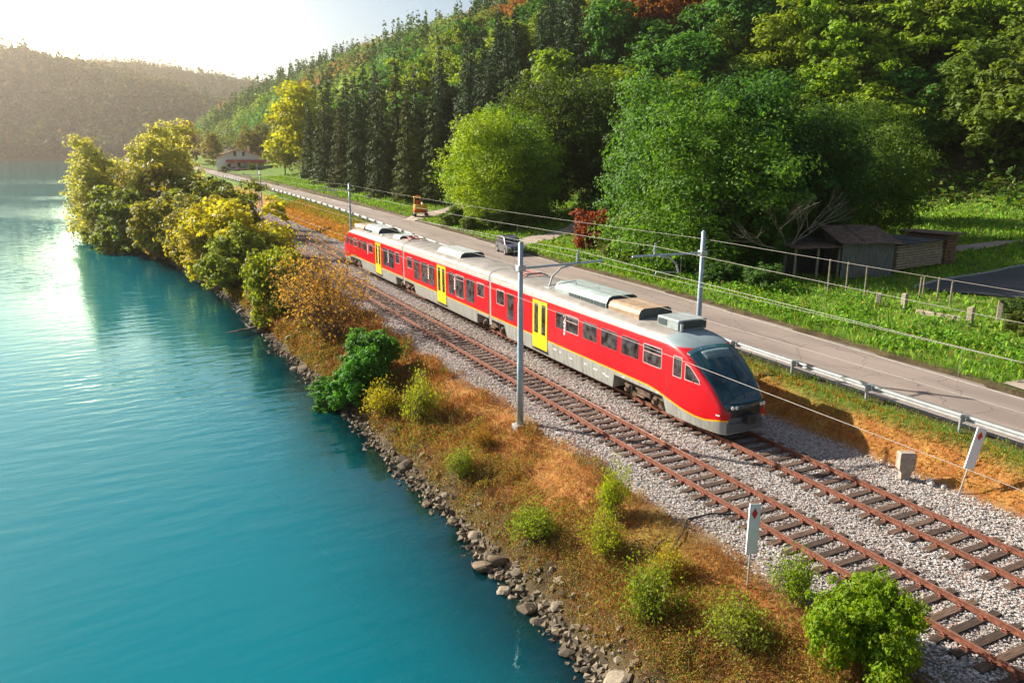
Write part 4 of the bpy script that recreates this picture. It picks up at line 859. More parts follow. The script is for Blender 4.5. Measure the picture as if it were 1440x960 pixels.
# ------------------------------------------------------------------ far white house with red roof, dark house above it
def house(u, v, rz, W, D, H, RH, label, wall, roof, windows, porch=False, name='house'):
    z = gz(u, v) - .3; r = empty(name, (u, v, z), rz, label, 'house')
    mb = MB(); x, y = W / 2, D / 2
    mb.add([(-x, -y, 0), (x, -y, 0), (x, y, 0), (-x, y, 0), (-x, -y, H), (x, -y, H), (x, y, H), (-x, y, H), (0, -y, H + RH - .05), (0, y, H + RH - .05)], [(0, 1, 5, 8, 4), (1, 2, 6, 5), (2, 3, 7, 9, 6), (3, 0, 4, 7)]); mb.build('wall', wall, r)
    mb = MB()
    for s in (-1, 1): mb.add([(s * (x + .7), -y - .8, H - .7 * RH / x), (0, -y - .8, H + RH), (0, y + .8, H + RH), (s * (x + .7), y + .8, H - .7 * RH / x)] + [(s * (x + .7), -y - .8, H - .7 * RH / x - .25), (0, -y - .8, H + RH - .25), (0, y + .8, H + RH - .25), (s * (x + .7), y + .8, H - .7 * RH / x - .25)], [(0, 1, 2, 3), (7, 6, 5, 4), (0, 4, 5, 1), (1, 5, 6, 2), (2, 6, 7, 3), (3, 7, 4, 0)])
    rf = mb.build('roof', roof, r); mb = MB(); mb.box(x * .35, x * .35 + .7, y * .3, y * .3 + .7, H, H + RH + .9); mb.build('chimney', M_wallw, rf)
    for wx, wz, ww, wh in windows:
        mb = MB(); mb.box(wx - ww / 2 - .08, wx + ww / 2 + .08, -y - .05, -y + .02, wz - .08, wz + wh + .08); f = mb.build('window', M_white, r); mb = MB(); mb.box(wx - ww / 2, wx + ww / 2, -y - .07, -y - .03, wz, wz + wh); mb.build('pane', M_glass, f)
    if porch:
        mb = MB(); mb.add([(-x + 3, -y - 3.2, 2.7), (x + 1, -y - 3.2, 2.7), (x + 1, -y + .1, 3.5), (-x + 3, -y + .1, 3.5), (-x + 3, -y - 3.2, 2.5), (x + 1, -y - 3.2, 2.5), (x + 1, -y + .1, 3.3), (-x + 3, -y + .1, 3.3)], [(0, 1, 2, 3), (7, 6, 5, 4), (0, 4, 5, 1), (1, 5, 6, 2), (2, 6, 7, 3), (3, 7, 4, 0)]); pr = mb.build('porch_roof', M_roofred, r)
        for px in np.linspace(-x + 3.4, x + .6, 5): mb = MB(); mb.box(px - .09, px + .09, -y - 3.1, -y - 2.9, 0, 2.6); mb.build('porch_post', M_wallw, pr)
        mb = MB(); mb.box(-1.2, -.1, -y - .06, -y + .01, .3, 2.5); mb.build('door', M_dark, r)
    return r
house(41.5, 300, math.radians(-8), 15.5, 16, 4.6, 2.6, 'white house with a red tiled roof and red porch beside the far road', M_wallw, M_roofred, ((-1.6, 4.7, .9, 1.5), (1.2, 4.7, .9, 1.5), (2.4, .9, 1.6, 1.3), (5, .9, 1.6, 1.3), (-4, .9, 1.4, 1.3)), True)
house(72, 352, math.radians(15), 14, 10, 3.6, 2.8, 'dark timber house with a grey roof half hidden among the trees behind the white house', simple('dark_timber', (.07, .06, .06), .9), simple('grey_roof_sheet', (.40, .40, .38), .6), ((-2, 1.2, 1.2, 1.2), (2, 1.2, 1.2, 1.2)))

# ------------------------------------------------------------------ plank shed, board stack and fence posts on the right
ZF = 1.55
sh = empty('shed', (50.4, 40.6, gz(50.4, 40.6)), 0, 'weathered grey plank shed with a rusty sheet roof under the trees', 'shed'); 
A_, B_ = Vector((48.6, 41.5, 0)), Vector((52.1, 39.8, 0)); ex = (B_ - A_).normalized(); ey = Vector((-ex.y, ex.x, 0)); base = Vector((sh.location.x, sh.location.y, 0))
def ML(x, y, z): p = A_ + ex * x + ey * y - base; return Vector((p.x, p.y, z))
Mx = Matrix(((ex.x, ey.x, 0, A_.x - base.x), (ex.y, ey.y, 0, A_.y - base.y), (0, 0, 1, 0), (0, 0, 0, 1)))
wl_ = (B_ - A_).length; nP = 17
for k in range(nP):
    a = wl_ * k / nP; mb = MB(); mb.box(a + .008, a + wl_ / nP - .008, -.03 + random.uniform(-.012, .012), .02, 0, 2.75 + random.uniform(-.06, .06), M=Mx); mb.build('plank', M_plank, sh)
for k in range(18):
    a = 3.7 * k / 18; mb = MB(); mb.box(wl_ - .02, wl_ + .03 + random.uniform(-.01, .01), a + .01, a + 3.7 / 18 - .01, 0, 2.68 + .19 * a, M=Mx); mb.build('plank', M_plank, sh)
mb = MB(); mb.box(.02, wl_ - .04, 3.62, 3.70, 0, 3.3, M=Mx); mb.build('wall', M_plank, sh)
for k in range(7):
    x0, x1 = -.35 + k * (wl_ + .7) / 7, -.35 + (k + 1) * (wl_ + .7) / 7; mb = MB(); dz = random.uniform(-.03, .03); mb.add([ML(x0, -.5, 2.72 + dz), ML(x1 + .03, -.5, 2.72 + dz), ML(x1 + .03, 4.2, 3.62 + dz), ML(x0, 4.2, 3.62 + dz)] + [ML(x0, -.5, 2.66 + dz), ML(x1 + .03, -.5, 2.66 + dz), ML(x1 + .03, 4.2, 3.56 + dz), ML(x0, 4.2, 3.56 + dz)], [(0, 1, 2, 3), (7, 6, 5, 4), (0, 4, 5, 1), (1, 5, 6, 2), (2, 6, 7, 3), (3, 7, 4, 0)]); mb.build('roof_sheet', M_roofold, sh)
# lean-to left of the shed
lt = empty('lean_to', (46.8, 43.3, gz(46.8, 43.3)), 0, 'dark open lean-to joined to the left of the plank shed', 'lean-to')
b2 = Vector((lt.location.x, lt.location.y, 0)); M2 = Matrix(((ex.x, ey.x, 0, A_.x - b2.x), (ex.y, ey.y, 0, A_.y - b2.y), (0, 0, 1, 0), (0, 0, 0, 1)))
for x in (-3.4, -1.7, -.1): mb = MB(); mb.box(x - .07, x + .07, .2, .34, 0, 2.4, M=M2); mb.build('post', M_post, lt)
mb = MB(); mb.box(-3.5, 0, 3.3, 3.4, 0, 2.9, M=M2); mb.build('back_wall', M_dark, lt)
for k in range(5): mb = MB(); a = -3.7 + k * .75; mb.box(a, a + .74, -.2, 3.6, 2.45 + .02 * k, 2.52 + .02 * k, M=M2); mb.build('roof_sheet', M_roofold, lt)
# long stack of sawn boards with sheets on top
bs = empty('board_stack', (58.2, 41.4, gz(58.2, 41.4)), 0, 'long stack of sawn boards under dark roofing sheets beside the shed', 'board stack')
A3, B3 = Vector((54.1, 40.9, 0)), Vector((62.4, 41.9, 0)); e3 = (B3 - A3).normalized(); f3 = Vector((-e3.y, e3.x, 0)); b3 = Vector((bs.location.x, bs.location.y, 0)); M3 = Matrix(((e3.x, f3.x, 0, A3.x - b3.x), (e3.y, f3.y, 0, A3.y - b3.y), (0, 0, 1, 0), (0, 0, 0, 1)))
for k in range(9):
    x = -random.uniform(0, .3)
    while x < 6.2:
        l = random.uniform(1.6, 3.4); x1 = min(x + l, 6.5); mb = MB(); mb.box(x, x1 - .03, random.uniform(-.05, .05), 3.2, .16 + k * .215, .16 + k * .215 + .165, M=M3); mb.build('board', M_board, bs); x += l
for k in range(9):
    for j in range(3): mb = MB(); mb.box(6.6 + j * .55, 7.12 + j * .55, -.2 + random.uniform(-.06, .06), 3.4, .12 + k * .26, .12 + k * .26 + .21, M=M3); mb.build('board', M_brickred, bs)
for k in range(8):
    x0 = -.4 + k * .86; dz = random.uniform(-.04, .04); mb = MB(); mb.box(x0, x0 + .9, -.5, 3.9, 2.16 + dz + .004 * k, 2.20 + dz + .004 * k, M=M3); mb.build('roof_sheet', M_roofdark, bs)
mb = MB(); mb.box(6.3, 8.7, -.6, 3.9, 2.52, 2.6, M=M3); mb.build('roof_sheet', M_roofold, bs)
def post(u, v, h, r, mat, name, label, grp, lean=0):
    mb = MB()
    if mat is M_conc: mb.box(-r, r, -r, r, -.3, h, bev=.03)
    else: mb.tube([(0, 0, -.3), (lean * h, 0, h)], [r, r * .8], 7)
    o = mb.build(name, mat, None, (u, v, gz(u, v))); o.rotation_euler.z = random.uniform(0, .6); return tag(o, label, 'post', grp)
for k, (u, v, h) in enumerate(((43.8, 38.3, 2.4), (44.3, 37.2, 2.3), (44.6, 35.9, 2.1), (46.2, 38.8, 2.0), (47.0, 33.6, 1.5), (47.4, 32.6, 1.5), (48.2, 34.2, 1.3), (49.4, 34.0, 1.2), (46.4, 31.0, 1.7))):
    post(u, v, h, .065, M_post, 'fence_post', 'thin grey wooden fence post in the grass before the shed and yard', 'wooden fence posts by the yard', random.uniform(-.05, .05))
for u, v, h, lab in ((43.1, 33.6, .85, 'short concrete post nearest the plank shed'), (43.7, 32.2, 1.05, 'reddish concrete post in the grass at the middle of the fence line'), (43.0, 27.4, 1.1, 'tan concrete post nearest the road in the overgrown grass'), (45.4, 27.2, 1.2, 'ivy covered concrete post right of the tan one')):
    post(u, v, h, .15, M_conc, 'concrete_post', lab, 'concrete fence posts by the yard')
mb = MB(); mb.box(-1.5, 1.5, -.1, .1, -.2, .24, bev=.03); o = mb.build('low_wall', M_conc, None, (43.6, 29.6, gz(43.6, 29.6))); o.rotation_euler.z = PI / 2 + .15; tag(o, 'low broken concrete wall between the concrete posts', 'wall')

# ------------------------------------------------------------------ foliage builders
def leafquads(C, Nn, size, tint, asp=.6, rng=RNG):
    n = len(C); Nn = Nn / (np.linalg.norm(Nn, axis=1)[:, None] + 1e-9); r = rng.normal(size=(n, 3)); a = np.cross(Nn, r); a /= np.linalg.norm(a, axis=1)[:, None] + 1e-9; b = np.cross(Nn, a)
    s = np.asarray(size).reshape(-1, 1) * np.ones((n, 1)); V = np.stack([C - a * s, C + b * s * asp + a * s * .1, C + a * s, C - b * s * asp + a * s * .1], 1)
    V[:, 1] += Nn * s * .15; V[:, 3] += Nn * s * .15
    return V.reshape(-1, 3), np.repeat(tint, 4, 0)
def quadmesh(name, Vs, Ts, mat):
    V = np.concatenate(Vs); T = np.concatenate(Ts); F_ = np.arange(len(V)).reshape(-1, 4); return np_mesh(name, V, F_, mat, tint=np.clip(T, 0, 1))
def lobecrown(name, lobes, n, size, seed, mat=None, var=.3, accent=None, acc=.0, up=.5, asp=.6, sub=9):
    """crown of leaf clumps spread over the outer part of each lobe"""
    rg = np.random.default_rng(seed); Vs = []; Ts = []; lobes = np.array(lobes, float); wts = lobes[:, 3] ** 2; wts /= wts.sum()
    for (x, y, z, r), wq in zip(lobes, wts):
        m = max(8, int(n * wq)); k = max(4, int(sub * (1 + r * .5)))
        d = rg.normal(size=(k, 3)); d /= np.linalg.norm(d, axis=1)[:, None]; d[:, 2] *= .85; cc = np.array([x, y, z]) + d * r * rg.uniform(.4, 1.2, (k, 1)); cr = r * rg.uniform(.25, .55, k)
        ct = 1 + rg.uniform(-var, var, k); w_ = rg.integers(0, k, m)
        dd = rg.normal(size=(m, 3)); dd /= np.linalg.norm(dd, axis=1)[:, None]; P = cc[w_] + dd * (cr[w_] * rg.uniform(.45, 1.05, m))[:, None] * np.array([1.15, 1.15, .75])
        nn = (P - np.array([x, y, z])) / r * .6 + dd * .5 + np.array([0, 0, up]) + rg.normal(size=(m, 3)) * .45
        t = np.ones((m, 3)) * (ct[w_] * rg.uniform(.72, 1.25, m))[:, None]; t[:, 0] *= rg.uniform(.85, 1.2, m)
        t = t * 1.12
        if accent is not None:
            q = rg.random(m) < acc * (.3 + 1.4 * rg.random(k)[w_]); t[q] *= np.array(accent)
        V_, T_ = leafquads(P, nn, size * rg.uniform(.6, 1.3, m), t, asp, rg); Vs.append(V_); Ts.append(T_)
    return quadmesh(name, Vs, Ts, mat or M_leaf)
def limbs(lobes, H, r0, seed, nb=7):
    rn = random.Random(seed); mb = MB(); top = Vector((rn.uniform(-.4, .4), rn.uniform(-.4, .4), H * .8)); mb.tube([(0, 0, -.5), (0, 0, .2), top * .4, top * .75, top], [r0 * 1.4, r0, r0 * .8, r0 * .5, r0 * .15], 7)
    for l in rn.sample(list(map(tuple, lobes)), min(nb, len(lobes))):
        f = rn.uniform(.25, .6); a = top * f; e = Vector(l[:3]); m_ = a.lerp(e, .5) + Vector((0, 0, -.2)); mb.tube([a, m_, e], [r0 * .45, r0 * .3, r0 * .08], 5)
    return mb.mesh('trunk', M_bark, True)
def broad_lobes(seed, H, R, n=14, low=.22, flat=1.0):
    rn = random.Random(seed); L_ = []
    for i in range(n):
        f = (i + .5) / n; z = H * (low + (1 - low - .08) * f); prof = math.sin(PI * min(1, (f * .85 + .12))) ** .7; rr = R * prof * rn.uniform(.3, 1.0) ; a = i * 2.4 + rn.uniform(-.5, .5); r = R * rn.uniform(.24, .52) * (.75 + .35 * prof)
        L_.append((rr * math.cos(a), rr * math.sin(a), z, r * flat))
    L_.append((0, 0, H * .55, R * .6)); return L_
# prototypes: (crown mesh, trunk mesh)
BROAD = []
for k in range(6):
    lb = broad_lobes(100 + k, 14, 4.6 + .5 * (k % 3), 13 + k % 4, .18 + .05 * (k % 2)); BROAD.append((lobecrown('crown', lb, 6000, .33, 200 + k, accent=(1.5, 1.05, .5), acc=.10), limbs(lb, 14, .22, k)))
BIG = []
for k in range(3):
    lb = broad_lobes(140 + k, 14, 5.6, 24, .05); BIG.append((lobecrown('crown', lb, 26000, .155, 240 + k, accent=(1.6, 1.15, .6), acc=.12, sub=12, var=.42), limbs(lb, 14, .25, 40 + k, 10)))
def spruce(seed, H=26, R=4.2, n=7500):
    rg = np.random.default_rng(seed); P = []; Nn = []; T = []
    nb = 300
    z = H * (1 - (rg.random(nb)) ** .62 * .97); a = rg.random(nb) * 2 * PI; ln = R * ((H - z) / H) ** .85 * rg.uniform(.75, 1.15, nb) + .25; ct = rg.uniform(.7, 1.25, nb)
    i = rg.choice(nb, n, p=ln / ln.sum()); f = rg.random(n) ** .6
    rad = ln[i] * f; side = rg.normal(size=n) * .22 * (.4 + ln[i] * .25) * (1.15 - f); zz_ = z[i] - rad * .34 + rg.normal(size=n) * .12 - np.abs(side) * .3
    C = np.c_[rad * np.cos(a[i]) - side * np.sin(a[i]), rad * np.sin(a[i]) + side * np.cos(a[i]), zz_]
    nn = np.c_[np.cos(a[i]) * .5, np.sin(a[i]) * .5, np.ones(n) * .7] + rg.normal(size=(n, 3)) * .45
    t = np.ones((n, 3)) * (1.2 * ct[i] * rg.uniform(.75, 1.2, n))[:, None]
    V_, T_ = leafquads(C, nn, .34 * rg.uniform(.6, 1.3, n), t, .45, rg); tm = MB(); tm.tube([(0, 0, -.5), (0, 0, H * .5), (0, 0, H * .98)], [.32, .2, .03], 7)
    return quadmesh('crown', [V_], [T_], M_needle), tm.mesh('trunk', M_bark, True)
SPRUCE = [spruce(300 + k, 26, 3.6 + .5 * k) for k in range(3)]
def poplar(seed):
    rn = random.Random(seed); lb = []
    for s in range(5):
        bx, by = rn.uniform(-2.6, 2.6), rn.uniform(-2.6, 2.6); h = rn.uniform(14, 20)
        for i in range(6): f = (i + 1) / 6.5; lb.append((bx * (1 - .2 * f) + rn.uniform(-.5, .5), by + rn.uniform(-.5, .5), h * (.08 + .88 * f), 2.5 * (1.15 - .75 * f) + .35))
    return lobecrown('crown', lb, 16000, .25, seed, accent=(1.2, 1.1, .7), acc=.25, up=.3), limbs(lb, 17, .2, seed)
POPLAR = [poplar(330), poplar(331)]
def shrubproto(seed, n, leaf, R=2.0, H=3.6, nl=16, acc=.25, lr=1.0):
    rn = random.Random(seed); lb = []
    for i in range(nl): a = rn.random() * 2 * PI; q = rn.random() ** .6; lb.append((R * q * .75 * math.cos(a), R * q * .75 * math.sin(a), H * rn.uniform(.12, .85) * (1 - .35 * q), R * rn.uniform(.25, .42) * lr))
    mb = MB()
    for l in lb[:12]: mb.tube([(l[0] * .12, l[1] * .12, -.3), (l[0] * .5, l[1] * .5, l[2] * .5), l[:3]], [.05, .035, .012], 5)
    return lobecrown('foliage', lb, n, leaf, seed, accent=(1.5, 1.0, .5), acc=acc, up=.4, sub=10), mb.mesh('stem', M_twig, True)
SHRUB = [shrubproto(350 + k, 11000, .105, 2.0, 3.6, 22 + k) for k in range(4)]
SHRUBF = [shrubproto(360 + k, 9500, .055, 1.0, 1.5, 16) for k in range(3)]
def twiggy(seed, n=170, H=3.6, R=2.3, nleaf=2600, leaf=.07):
    rg = np.random.default_rng(seed); mb = MB(); C = []
    for i in range(n):
        a = rg.random() * 2 * PI; q = rg.random() ** .7; h = H * rg.uniform(.35, 1.15) * (1 - .35 * q) * (1 + .35 * math.sin(a * 2 + seed)); e = Vector((R * q * math.cos(a) * (1 + .4 * math.sin(3 * a + seed)) + .2 * h * math.sin(seed), R * q * math.sin(a) + .2 * h * math.cos(seed), h)); m_ = Vector((e.x * .35, e.y * .35, h * .55)) + Vector(rg.normal(size=3) * .08); b0 = Vector((e.x * .06, e.y * .06, -.2))
        mb.tube([b0, m_, e], [.022, .014, .004], 3, cap=False)
        for j in range(3): f = rg.uniform(.4, .9); s_ = m_.lerp(e, f); e2 = s_ + Vector((rg.normal() * .35, rg.normal() * .35, rg.uniform(.1, .5))); mb.tube([s_, e2], [.008, .003], 3, cap=False); C.append(e2)
        C.append(e)
    C = np.array([tuple(c) for c in C]); i = rg.integers(0, len(C), nleaf); P = C[i] + rg.normal(size=(nleaf, 3)) * .16
    V_, T_ = leafquads(P, rg.normal(size=(nleaf, 3)) + [0, 0, .4], leaf * rg.uniform(.6, 1.3, nleaf), np.ones((nleaf, 3)) * rg.uniform(.6, 1.3, (nleaf, 1)), .6, rg)
    me = bpy.data.meshes.new('stem'); me.from_pydata(mb.v, [], mb.f); me.materials.append(M_twig); return quadmesh('foliage', [V_], [T_], M_leaf), me
WEED = [twiggy(385 + k, 60, 1.15, .95, 2300, .055) for k in range(3)]
TWIG = [twiggy(380), twiggy(381)]
def plant(name, proto, u, v, s, col, label, cat_, group=None, sz=None, z=None, parts=('trunk', 'crown')):
    zz_ = gz(u, v) if z is None else z
    r = empty(name, (u, v, zz_), random.uniform(0, 6.28), label, cat_, group); r.scale = (s * random.uniform(.88, 1.14), s * random.uniform(.88, 1.14), sz or s)
    link(parts[0], proto[1], r); c = link(parts[1], proto[0], r); c.color = (*col, 1); return r
def jit(c, k=.15):
    f = 1 + random.uniform(-k, k); return (c[0] * f * (1 + random.uniform(-k, k)), c[1] * f, c[2] * f * (1 + random.uniform(-k, k)))
GREEN, LIME, OLIVE, YEL, GOLD, RUST, DARKS, TEAL = (.075, .165, .022), (.19, .27, .02), (.12, .14, .03), (.34, .30, .03), (.48, .30, .045), (.26, .095, .025), (.035, .06, .022), (.035, .12, .035)

# trees that can be pointed at one by one
TT = 'tree'
plant('broadleaf_tree', BIG[0], 42.6, 50.5, 1.02, (.13, .27, .03), 'big bright green tree left of the plank shed with its crown over the verge', TT)
plant('broadleaf_tree', BIG[1], 49.5, 52.5, 1.12, (.065, .18, .03), 'tall bushy green tree directly behind the plank shed', TT)
plant('broadleaf_tree', BIG[2], 44.5, 59.0, 1.15, (.095, .23, .03), 'big green tree behind the bright one, above the rust red bush', TT)
plant('broadleaf_tree', BIG[0], 56.5, 60.0, 1.15, (.06, .15, .022), 'dark green tree crown rising behind the board stack', TT)
plant('broadleaf_tree', BIG[1], 63.5, 57.5, .95, (.075, .16, .022), 'green tree standing behind the middle of the board stack', TT)
plant('broadleaf_tree', BIG[0], 71.5, 57.0, .85, (.11, .19, .022), 'lighter green tree behind the right end of the board stack', TT)
plant('broadleaf_tree', BIG[2], 80, 66.0, 1.0, (.09, .17, .022), 'tree at the near corner of the woods behind the small lawn', TT)
plant('broadleaf_tree', BIG[2], 53.8, 49.0, .86, (.055, .13, .022), 'dark tree whose crown hangs over the back of the plank shed', TT)
plant('broadleaf_tree', BIG[1], 46.2, 47.2, .62, (.055, .15, .022), 'low leafy tree squeezed between the big green tree and the lean-to', TT)
plant('broadleaf_tree', BIG[1], 41.5, 90.0, .98, (.33, .47, .012), 'yellow green tree beside the road right of the yellow digger', TT)
plant('broadleaf_tree', BIG[2], 46.5, 89.5, .95, (.16, .29, .02), 'olive green tree between the yellow green tree and the shaded clearing', TT)
plant('broadleaf_tree', BIG[0], 47.0, 97.0, 1.1, (.18, .33, .02), 'green tree behind the yellow green roadside tree', TT)
plant('broadleaf_tree', BIG[2], 55.0, 100.5, 1.35, (.085, .14, .02), 'tall loose olive tree over the shaded clearing with the blue tank', TT)
plant('broadleaf_tree', BIG[1], 61.0, 96, 1.3, (.07, .13, .022), 'tall dark tree at the right end of the shaded clearing', TT)
plant('broadleaf_tree', BIG[0], 61, 82, 1.15, (.06, .14, .022), 'shaded green tree behind the rust red bush', TT)
ORD = 'first second third fourth fifth sixth seventh eighth ninth tenth eleventh'.split(); cnt = {'f': 0, 'b': 0}
def sprlab(k, u):
    q = 'f' if u < 45 else 'b'; cnt[q] += 1
    return 'dark spruce, ' + ORD[cnt[q] - 1] + (' in the front row by the road' if q == 'f' else ' in the row set back from the road') + ' from the yellow digger'
for k, (u, v, s) in enumerate(((43.5, 125, .92), (46.5, 133, 1.05), (42.5, 138, .95), (46, 146, 1.05), (42.8, 152, .98), (47, 161, 1.1), (43.5, 167, 1.0), (47.5, 176, 1.1), (44, 183, 1.0), (48, 194, 1.05), (45, 203, .95), (50.5, 140, 1.15), (51.5, 154, 1.15), (52, 170, 1.15), (52, 187, 1.1), (46, 120, 1.0))):
    plant('spruce_tree', SPRUCE[k % 3], u, v, s * random.uniform(.68, .92), jit((.075, .125, .03) if k % 3 else (.12, .16, .03), .14), sprlab(k, u), TT, 'spruces in the dense row along the road', s * random.uniform(.68, 1.0))
for u, v, s, c, lab in ((46.5, 219, 1.75, (.47, .50, .015), 'tall yellow green tree at the left end of the spruce row'), (44, 232, .95, (.28, .30, .02), 'smaller yellow tree by the lawn in front of the white house'), (56, 240, 1.3, (.20, .25, .03), 'light green tree on the slope behind the yellow green one'),
        (30, 372, 1.35, (.36, .19, .045), 'round orange brown tree left of the white house'), (36.5, 338, .95, (.30, .27, .04), 'small golden tree just behind the white house'), (24.0, 380, 1.25, (.10, .10, .05), 'dark tree left of the orange brown one'), (50, 330, 1.0, (.22, .22, .04), 'olive tree to the right behind the white house'), (57, 345, 1.1, (.20, .24, .05), 'light tree before the dark timber house')):
    plant('broadleaf_tree', BROAD[int(u) % 6], u, v, s, c, lab, TT)
rb = plant('shrub', SHRUB[1], 43.2, 66.5, 1.35, (.30, .075, .03), 'rust red bush at the left foot of the big green tree', 'bush', None, 1.35, None, ('stem', 'foliage'))
# bare tree in front of the dark trees
bt = empty('bare_tree', (46.2, 45.0, gz(46.2, 45)), 0, 'leafless pale tree with spreading branches left of the plank shed', TT); rn = random.Random(5)
tm = MB(); tm.tube([(0, 0, -.3), (.1, -.1, 1.4), (.1, -.3, 2.6)], [.16, .12, .10], 7); tm.build('trunk', M_deadwood, bt); bm_ = MB()
def branch(p, d, l, r, dep):
    q = p + d * l; m_ = p.lerp(q, .5) + Vector((rn.uniform(-.12, .12), rn.uniform(-.12, .12), rn.uniform(-.05, .15))) * l * .5; bm_.tube([p, m_, q], [r, r * .8, r * .5], 5)
    if dep:
        for k in range(3): nd = (d + Vector((rn.uniform(-.7, .7), rn.uniform(-.7, .7), rn.uniform(-.15, .45)))).normalized(); branch(p.lerp(q, rn.uniform(.5, 1)), nd, l * rn.uniform(.5, .8), r * .5, dep - 1)
for d in ((-.7, -.35, .6), (.5, -.4, .8), (.05, -.5, .95), (.9, -.2, .5), (-.3, .3, .9), (-.9, 0, .25)): branch(Vector((.1, -.3, rn.uniform(1.6, 2.6))), Vector(d).normalized(), rn.uniform(2.2, 3.2), .075, 3)
bm_.build('branches', M_deadwood, bt)

# poplars and bushes between the river and the tracks
for u, v, s, c, lab in ((-1.2, 131, .98, (.54, .55, .16), 'tall golden poplar at the far left, first at the waters edge'), (4.2, 127, 1.0, (.54, .55, .16), 'tall golden poplar with the pointed top, right of the leftmost one'), (7.5, 131, 1.0, (.54, .55, .16), 'golden poplar at the right of the golden group'), (-2.6, 141, .80, (.26, .27, .07), 'shorter grey green poplar at the left edge of the golden group')):
    plant('poplar_tree', POPLAR[int(v) % 2], u, v, s * 1.10, c, lab, TT, None, s * .92)
SB = (('stem', 'foliage'))
bush = [(-.2, 126, 2.3, 2.4, (0.255, 0.300, 0.066), 'grey green willow bush at the waterline under the leftmost poplar'), (3.6, 119, 3.3, 2.9, (0.195, 0.255, 0.042), 'dark green bush at the waterline under the golden poplars'), (6.4, 123, 3.4, 3.4, (0.300, 0.270, 0.042), 'olive bush beneath the golden poplars'), (9.3, 120, 3.2, 3.0, (0.150, 0.195, 0.036), 'shaded bush at the right foot of the golden poplars'),
 (7.2, 104, 3.0, 2.5, (0.300, 0.300, 0.042), 'olive green bush left of the yellow orange ones'), (10.8, 108, 3.1, 2.7, (0.225, 0.270, 0.042), 'green bush behind the orange one near the tracks'), (5.9, 107, 2.2, 1.8, (0.450, 0.300, 0.072), 'pale tan bush on the shore right of the poplars'), (9.0, 96, 2.5, 2.2, (0.40, 0.38, 0.06), 'orange tinted bush left of the bright yellow one'),
 (11.3, 87, 2.6, 2.5, (0.52, 0.50, 0.04), 'bright yellow bush close to the near track'), (8.9, 88.5, 1.9, 1.7, (0.420, 0.375, 0.060), 'tan green bush at the waters edge below the yellow one'), (10.4, 78.5, 1.95, 1.85, (0.255, 0.330, 0.036), 'green bush just in front of the bright yellow one'), (12.6, 82, 1.5, 1.4, (0.45, 0.46, 0.05), 'smaller yellow bush in front of the bright yellow one'),
 (10.6, 63.0, 1.35, 1.75, (0.285, 0.360, 0.036), 'yellowish green bush standing alone between the green and the twiggy bush'), (11.9, 66.0, 1.2, 1.4, (0.255, 0.330, 0.036), 'small green bush behind the lone yellowish one'), (10.7, 39.5, .95, 1.0, (0.090, 0.285, 0.042), 'deep green bush overhanging the water below the twiggy bush'), (11.7, 41.3, .8, .95, (0.083, 0.240, 0.036), 'deep green bush on the land side of the overhanging one'), (9.9, 41.5, .7, .5, (0.090, 0.270, 0.048), 'low green bush with branches dipping to the water')]
for k, (u, v, sx, sz, c, lab) in enumerate(bush): plant('shrub', SHRUB[k % 4], u, v, sx * 1.0, c, lab, 'bush', 'bushes along the river bank', sz * 1.08, None, SB)
for u, v, s, c, lab, k in ((12.0, 50.0, 1.5, (.46, .27, .06), 'large twiggy brown bush with many thin stems and few leaves', 0), (12.3, 56.5, 1.3, (.46, .28, .05), 'second brown twiggy bush behind the large one', 1), (13.4, 61.5, .7, (.38, .20, .06), 'small reddish twiggy bush at the gravel edge', 0)): plant('shrub', TWIG[k], u, v, s, c, lab, 'bush', 'bushes along the river bank', None, None, SB)
small = [(10.95, 36.2, .85, 1.1, (.42, .38, .02), 'yellow green weed clump on the rocks below the first pole'), (11.9, 33.4, .85, 1.6, (.30, .36, .03), 'tall yellow green plant clump beside the dry growth'), (11.2, 27.0, .6, .8, (.24, .32, .03), 'green weeds on the bank above the rocks'), (11.5, 21.2, .75, .95, (.24, .33, .025), 'bushy green weeds near the front bank'), (12.6, 18.6, .6, .9, (.34, .38, .03), 'bushy weeds with yellow leaves near the front bank'), (12.0, 15.4, .8, 1.1, (.22, .30, .025), 'leafy weeds close to the bottom edge'), (13.6, 19.9, .42, 1.3, (.34, .44, .02), 'single tall sapling rising from the dry growth'), (13.2, 16.3, .5, .8, (.42, .36, .03), 'yellowing weeds before the near white sign'), (14.9, 13.2, .5, .9, (.26, .40, .02), 'young leafy plant right of the near white sign'), (13.0, 13.0, .8, .9, (.26, .32, .03), 'low weeds left of the large bush at the bottom'), (12.7, 28.4, .4, .6, (.40, .24, .04), 'small rusty plant in the dry growth')]
for k, (u, v, sx, sz, c, lab) in enumerate(small): plant('shrub', WEED[k % 3], u, v, sx * 1.05, c, lab, 'plant', 'small plants on the river bank', sz, None, SB)
plant('shrub', shrubproto(399, 21000, .05, 1.75, 2.1, 46, .35, .62), 14.5, 10.6, .98, (.21, .34, .016), 'large leafy bright green bush at the bottom right beside the near rails', 'bush', None, 1.3, None, SB)
